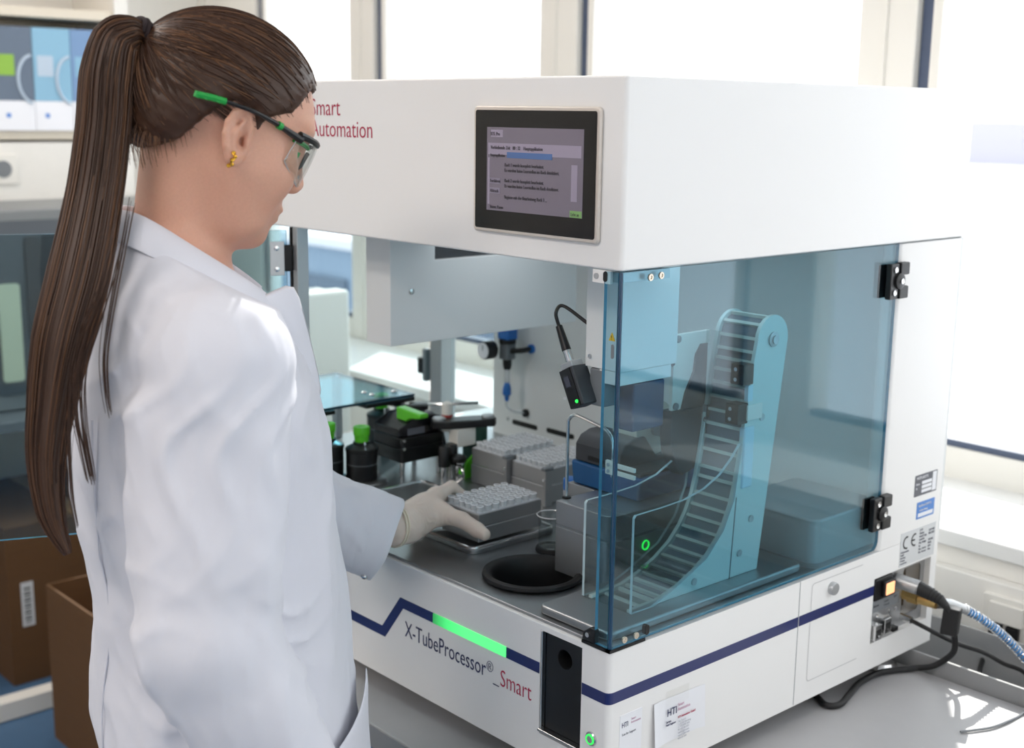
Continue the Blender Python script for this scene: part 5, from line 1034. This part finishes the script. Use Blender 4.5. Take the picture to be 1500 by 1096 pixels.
def pstrand(spread, end, rmax):
    a = rg.uniform(0, 2*math.pi); ro = spread*math.sqrt(rg.uniform(.5, 1)); n = max(12, int(len(sp_)*end)); ph = rg.uniform(0, 6.28); out_ = []
    for i in range(n):
        w = ro*(1+.05*math.sin(i*.09+ph)); out_.append(sp_[i]+uu[i]*math.cos(a)*wd[i]*w+vv[i]*math.sin(a)*min(wd[i]*.62, .017)*w)
    return np.array(out_)
for nm, mt, num, ro in (('ponytail_strands', hairm, 300, (.0007, .0015)), ('light_ponytail_strands', hairl, 170, (.0005, .0011))):
    tag(strands([pstrand(1.03, rg.uniform(.8, 1.0), 0) for _ in range(num)], [rg.uniform(*ro) for _ in range(num)], nm, mt, pony), kind='stuff')
fly = []
for _ in range(26):
    p_ = pstrand(rg.uniform(1.05, 1.25), rg.uniform(.4, .95), 0); n = len(p_); p_ = p_+np.outer(np.linspace(0, 1, n)**2, uu[n-1]*rg.uniform(-.012, .02)); fly.append(p_)
WS = [[(-0.1820, -0.5040, 1.5150), (-0.1810, -0.5140, 1.4760), (-0.1690, -0.5340, 1.4190), (-0.1660, -0.5440, 1.3740), (-0.1600, -0.5470, 1.3420), (-0.1540, -0.5470, 1.3190)], [(-0.1840, -0.5170, 1.4760), (-0.1770, -0.5400, 1.4250), (-0.1800, -0.5600, 1.3740), (-0.1750, -0.5690, 1.3220), (-0.1640, -0.5690, 1.2840), (-0.1560, -0.5680, 1.2580)], [(-0.1840, -0.5120, 1.4950), (-0.1750, -0.5380, 1.4250), (-0.1770, -0.5600, 1.3610), (-0.1680, -0.5660, 1.3100), (-0.1560, -0.5660, 1.2650), (-0.1540, -0.5660, 1.2550)], [(-0.1770, -0.5360, 1.4380), (-0.1840, -0.5640, 1.3740), (-0.1780, -0.5770, 1.3090), (-0.1660, -0.5830, 1.2450), (-0.1570, -0.5830, 1.2130)]]
wis = []; wr_ = []
for L_ in WS:
    for k in range(7):
        j = rg.randn(3)*.0035; wis.append(np.array([tuple(v) for v in spline([Vector(np.array(p)+j*(1-.5*i/5)) for i, p in enumerate(L_)], 5)])); wr_.append(rg.uniform(.0005, .0009))
tag(strands(fly+wis, [.00035]*len(fly)+wr_, 'loose_strands', hairm, pony), kind='stuff')
# baby hair on the nape
bb = []
for _ in range(60):
    x0, z0 = rg.uniform(-.078, -.03), 0; z0 = np.interp(x0, [-.082, -.062, -.042, -.030], [-.078, -.066, -.048, -.022]); p0 = HC*0+np.array([x0, -math.sqrt(max(0, 1-((x0+.0)/.0985)**2))*.056, z0-rg.uniform(0, .022)]); k = 9
    bb.append(HO+(np.array([p0+np.array([-.010*t-.004*math.sin(t*3), -.002+.004*t, .034*t]) for t in np.linspace(0, 1, k)]))@HR)
tag(strands(bb, [.0003]*len(bb), 'nape_hair', hairl, hair), kind='stuff')
tc_ = H(-.104, 0, .044); ta = nrm(sp_[3]-H(-.092, 0, .040)); t1 = nrm(np.cross(ta, (0, 0, 1))); t2 = np.cross(ta, t1); tie = MB()
for k in range(3): tie.tube([tuple(tc_+ta*(k-1)*.0045+(t1*math.cos(a)+t2*math.sin(a))*(.0128+.0012*(k == 1))) for a in np.linspace(0, 2*math.pi, 24, endpoint=False)], .0028, 8, closed=True)
tag(tie.build('hair_tie', P('hair_tie_dark', (38, 24, 26), .8), WO), kind=None)
# ---- safety glasses, earring
gls = bpy.data.objects.new('safety_glasses', None); COL.objects.link(gls); gls.parent = WO; gls['label'] = 'clear safety glasses with black temples and green tips'
for sg in (1, -1):
    arm = [(-.049, .0865, -.0005), (-.028, .0885, .003), (.004, .0875, .0058), (.020, .0835, .0058), (.040, .0775, .0045), (.058, .072, .002), (.072, .0665, .0005)]
    A_ = spline([Vector(H(x, -y*sg, z)) for x, y, z in arm], 4); rr = list(np.interp(np.linspace(0, 1, len(A_)), [0, .3, .6, .85, 1], [.0022, .0022, .0026, .0036, .0046])); MB().tube(A_, rr, 8).build('temple', black, gls)
    mt = MB().tube(A_[0:6], .0034, 8)
    for k in range(0, 6, 2): mt.tube([A_[k]+Vector(HZ*.003), A_[k]-Vector(HZ*.003)], .0030, 8)
    tag(mt.build('temple_tip', green2, gls), kind='stuff'); MB().tube(A_[16:18], .0040, 10).build('temple_ring', green2, gls)
    path = [(.0680, .0680), (.0800, .0610), (.0920, .0490), (.1010, .0330), (.1055, .0160), (.1070, .0040)]; Lp = spline([Vector((x, y, 0)) for x, y in path], 4); rows = []
    for i, p_ in enumerate(Lp):
        f_ = i/(len(Lp)-1); top = .004+.001*math.sin(f_*3.1); bot = -.026-.018*math.sin(min(1, f_*1.35)*math.pi*.62)+(.026*max(0, f_-.78)/.22); rows.append((p_.x, p_.y*-sg, top, bot))
    vs = []
    for x, y, t_, b_ in rows:
        for k in range(6): zz = t_+(b_-t_)*k/5; xi = x-.006*(k/5)**2; vs.append(tuple(H(xi, y, zz)))
    n = len(rows); lo = MB().add(vs, [(i*6+k, i*6+k+1, (i+1)*6+k+1, (i+1)*6+k) for i in range(n-1) for k in range(5)]).build('lens', lens_m, gls); sd_ = lo.modifiers.new('solidify', 'SOLIDIFY'); sd_.thickness = .0018
    rimp = [Vector(H(x-.006, y, b_)) for x, y, t_, b_ in rows]; rimp = [Vector(H(rows[0][0], rows[0][1], rows[0][2]))]+rimp; MB().tube(rimp, .0006, 6).build('lens_edge', P('lens_edge', (176, 180, 182), .2) if 'lens_edge' not in MATS else MATS['lens_edge'], gls)
    MB().tube([Vector(H(x+.0005, y, t_+.0005)) for x, y, t_, b_ in rows], list(np.linspace(.0042, .0024, n)), 8).build('brow_bar', black, gls)
    MB().tube([Vector(H(x-.008, y*.93, t_-.006)) for x, y, t_, b_ in rows[2:14]], .0026, 6).build('green_inlay', green2, gls)
    MB().tube([Vector(H(rows[8][0]-.012, rows[8][1]*.9, -.010)), Vector(H(rows[8][0]-.013, rows[8][1]*.86, -.030))], [.0035, .0022], 8).build('green_pad', green2, gls)
    MB().tube([Vector(H(.1035, -.006*sg, -.004)), Vector(H(.0985, -.0115*sg, -.020)), Vector(H(.092, -.014*sg, -.030))], [.0022, .0026, .002], 8).build('nose_pad', black, gls)
    ec = H(.0055, -.0835*sg, -.0465); er_ = []
    rad = []
    for k in range(48): a = 2*math.pi*k/48; er_.append(tuple(ec+(HY*math.cos(a)+HZ*math.sin(a))*.0072+HX*.0012*math.sin(5*a))); rad.append(.0017+.0007*math.sin(10*a))
    ea = MB(); ea.tube(er_, rad, 8, closed=True); ea.build('earring', gold, WO)
#NEXT6
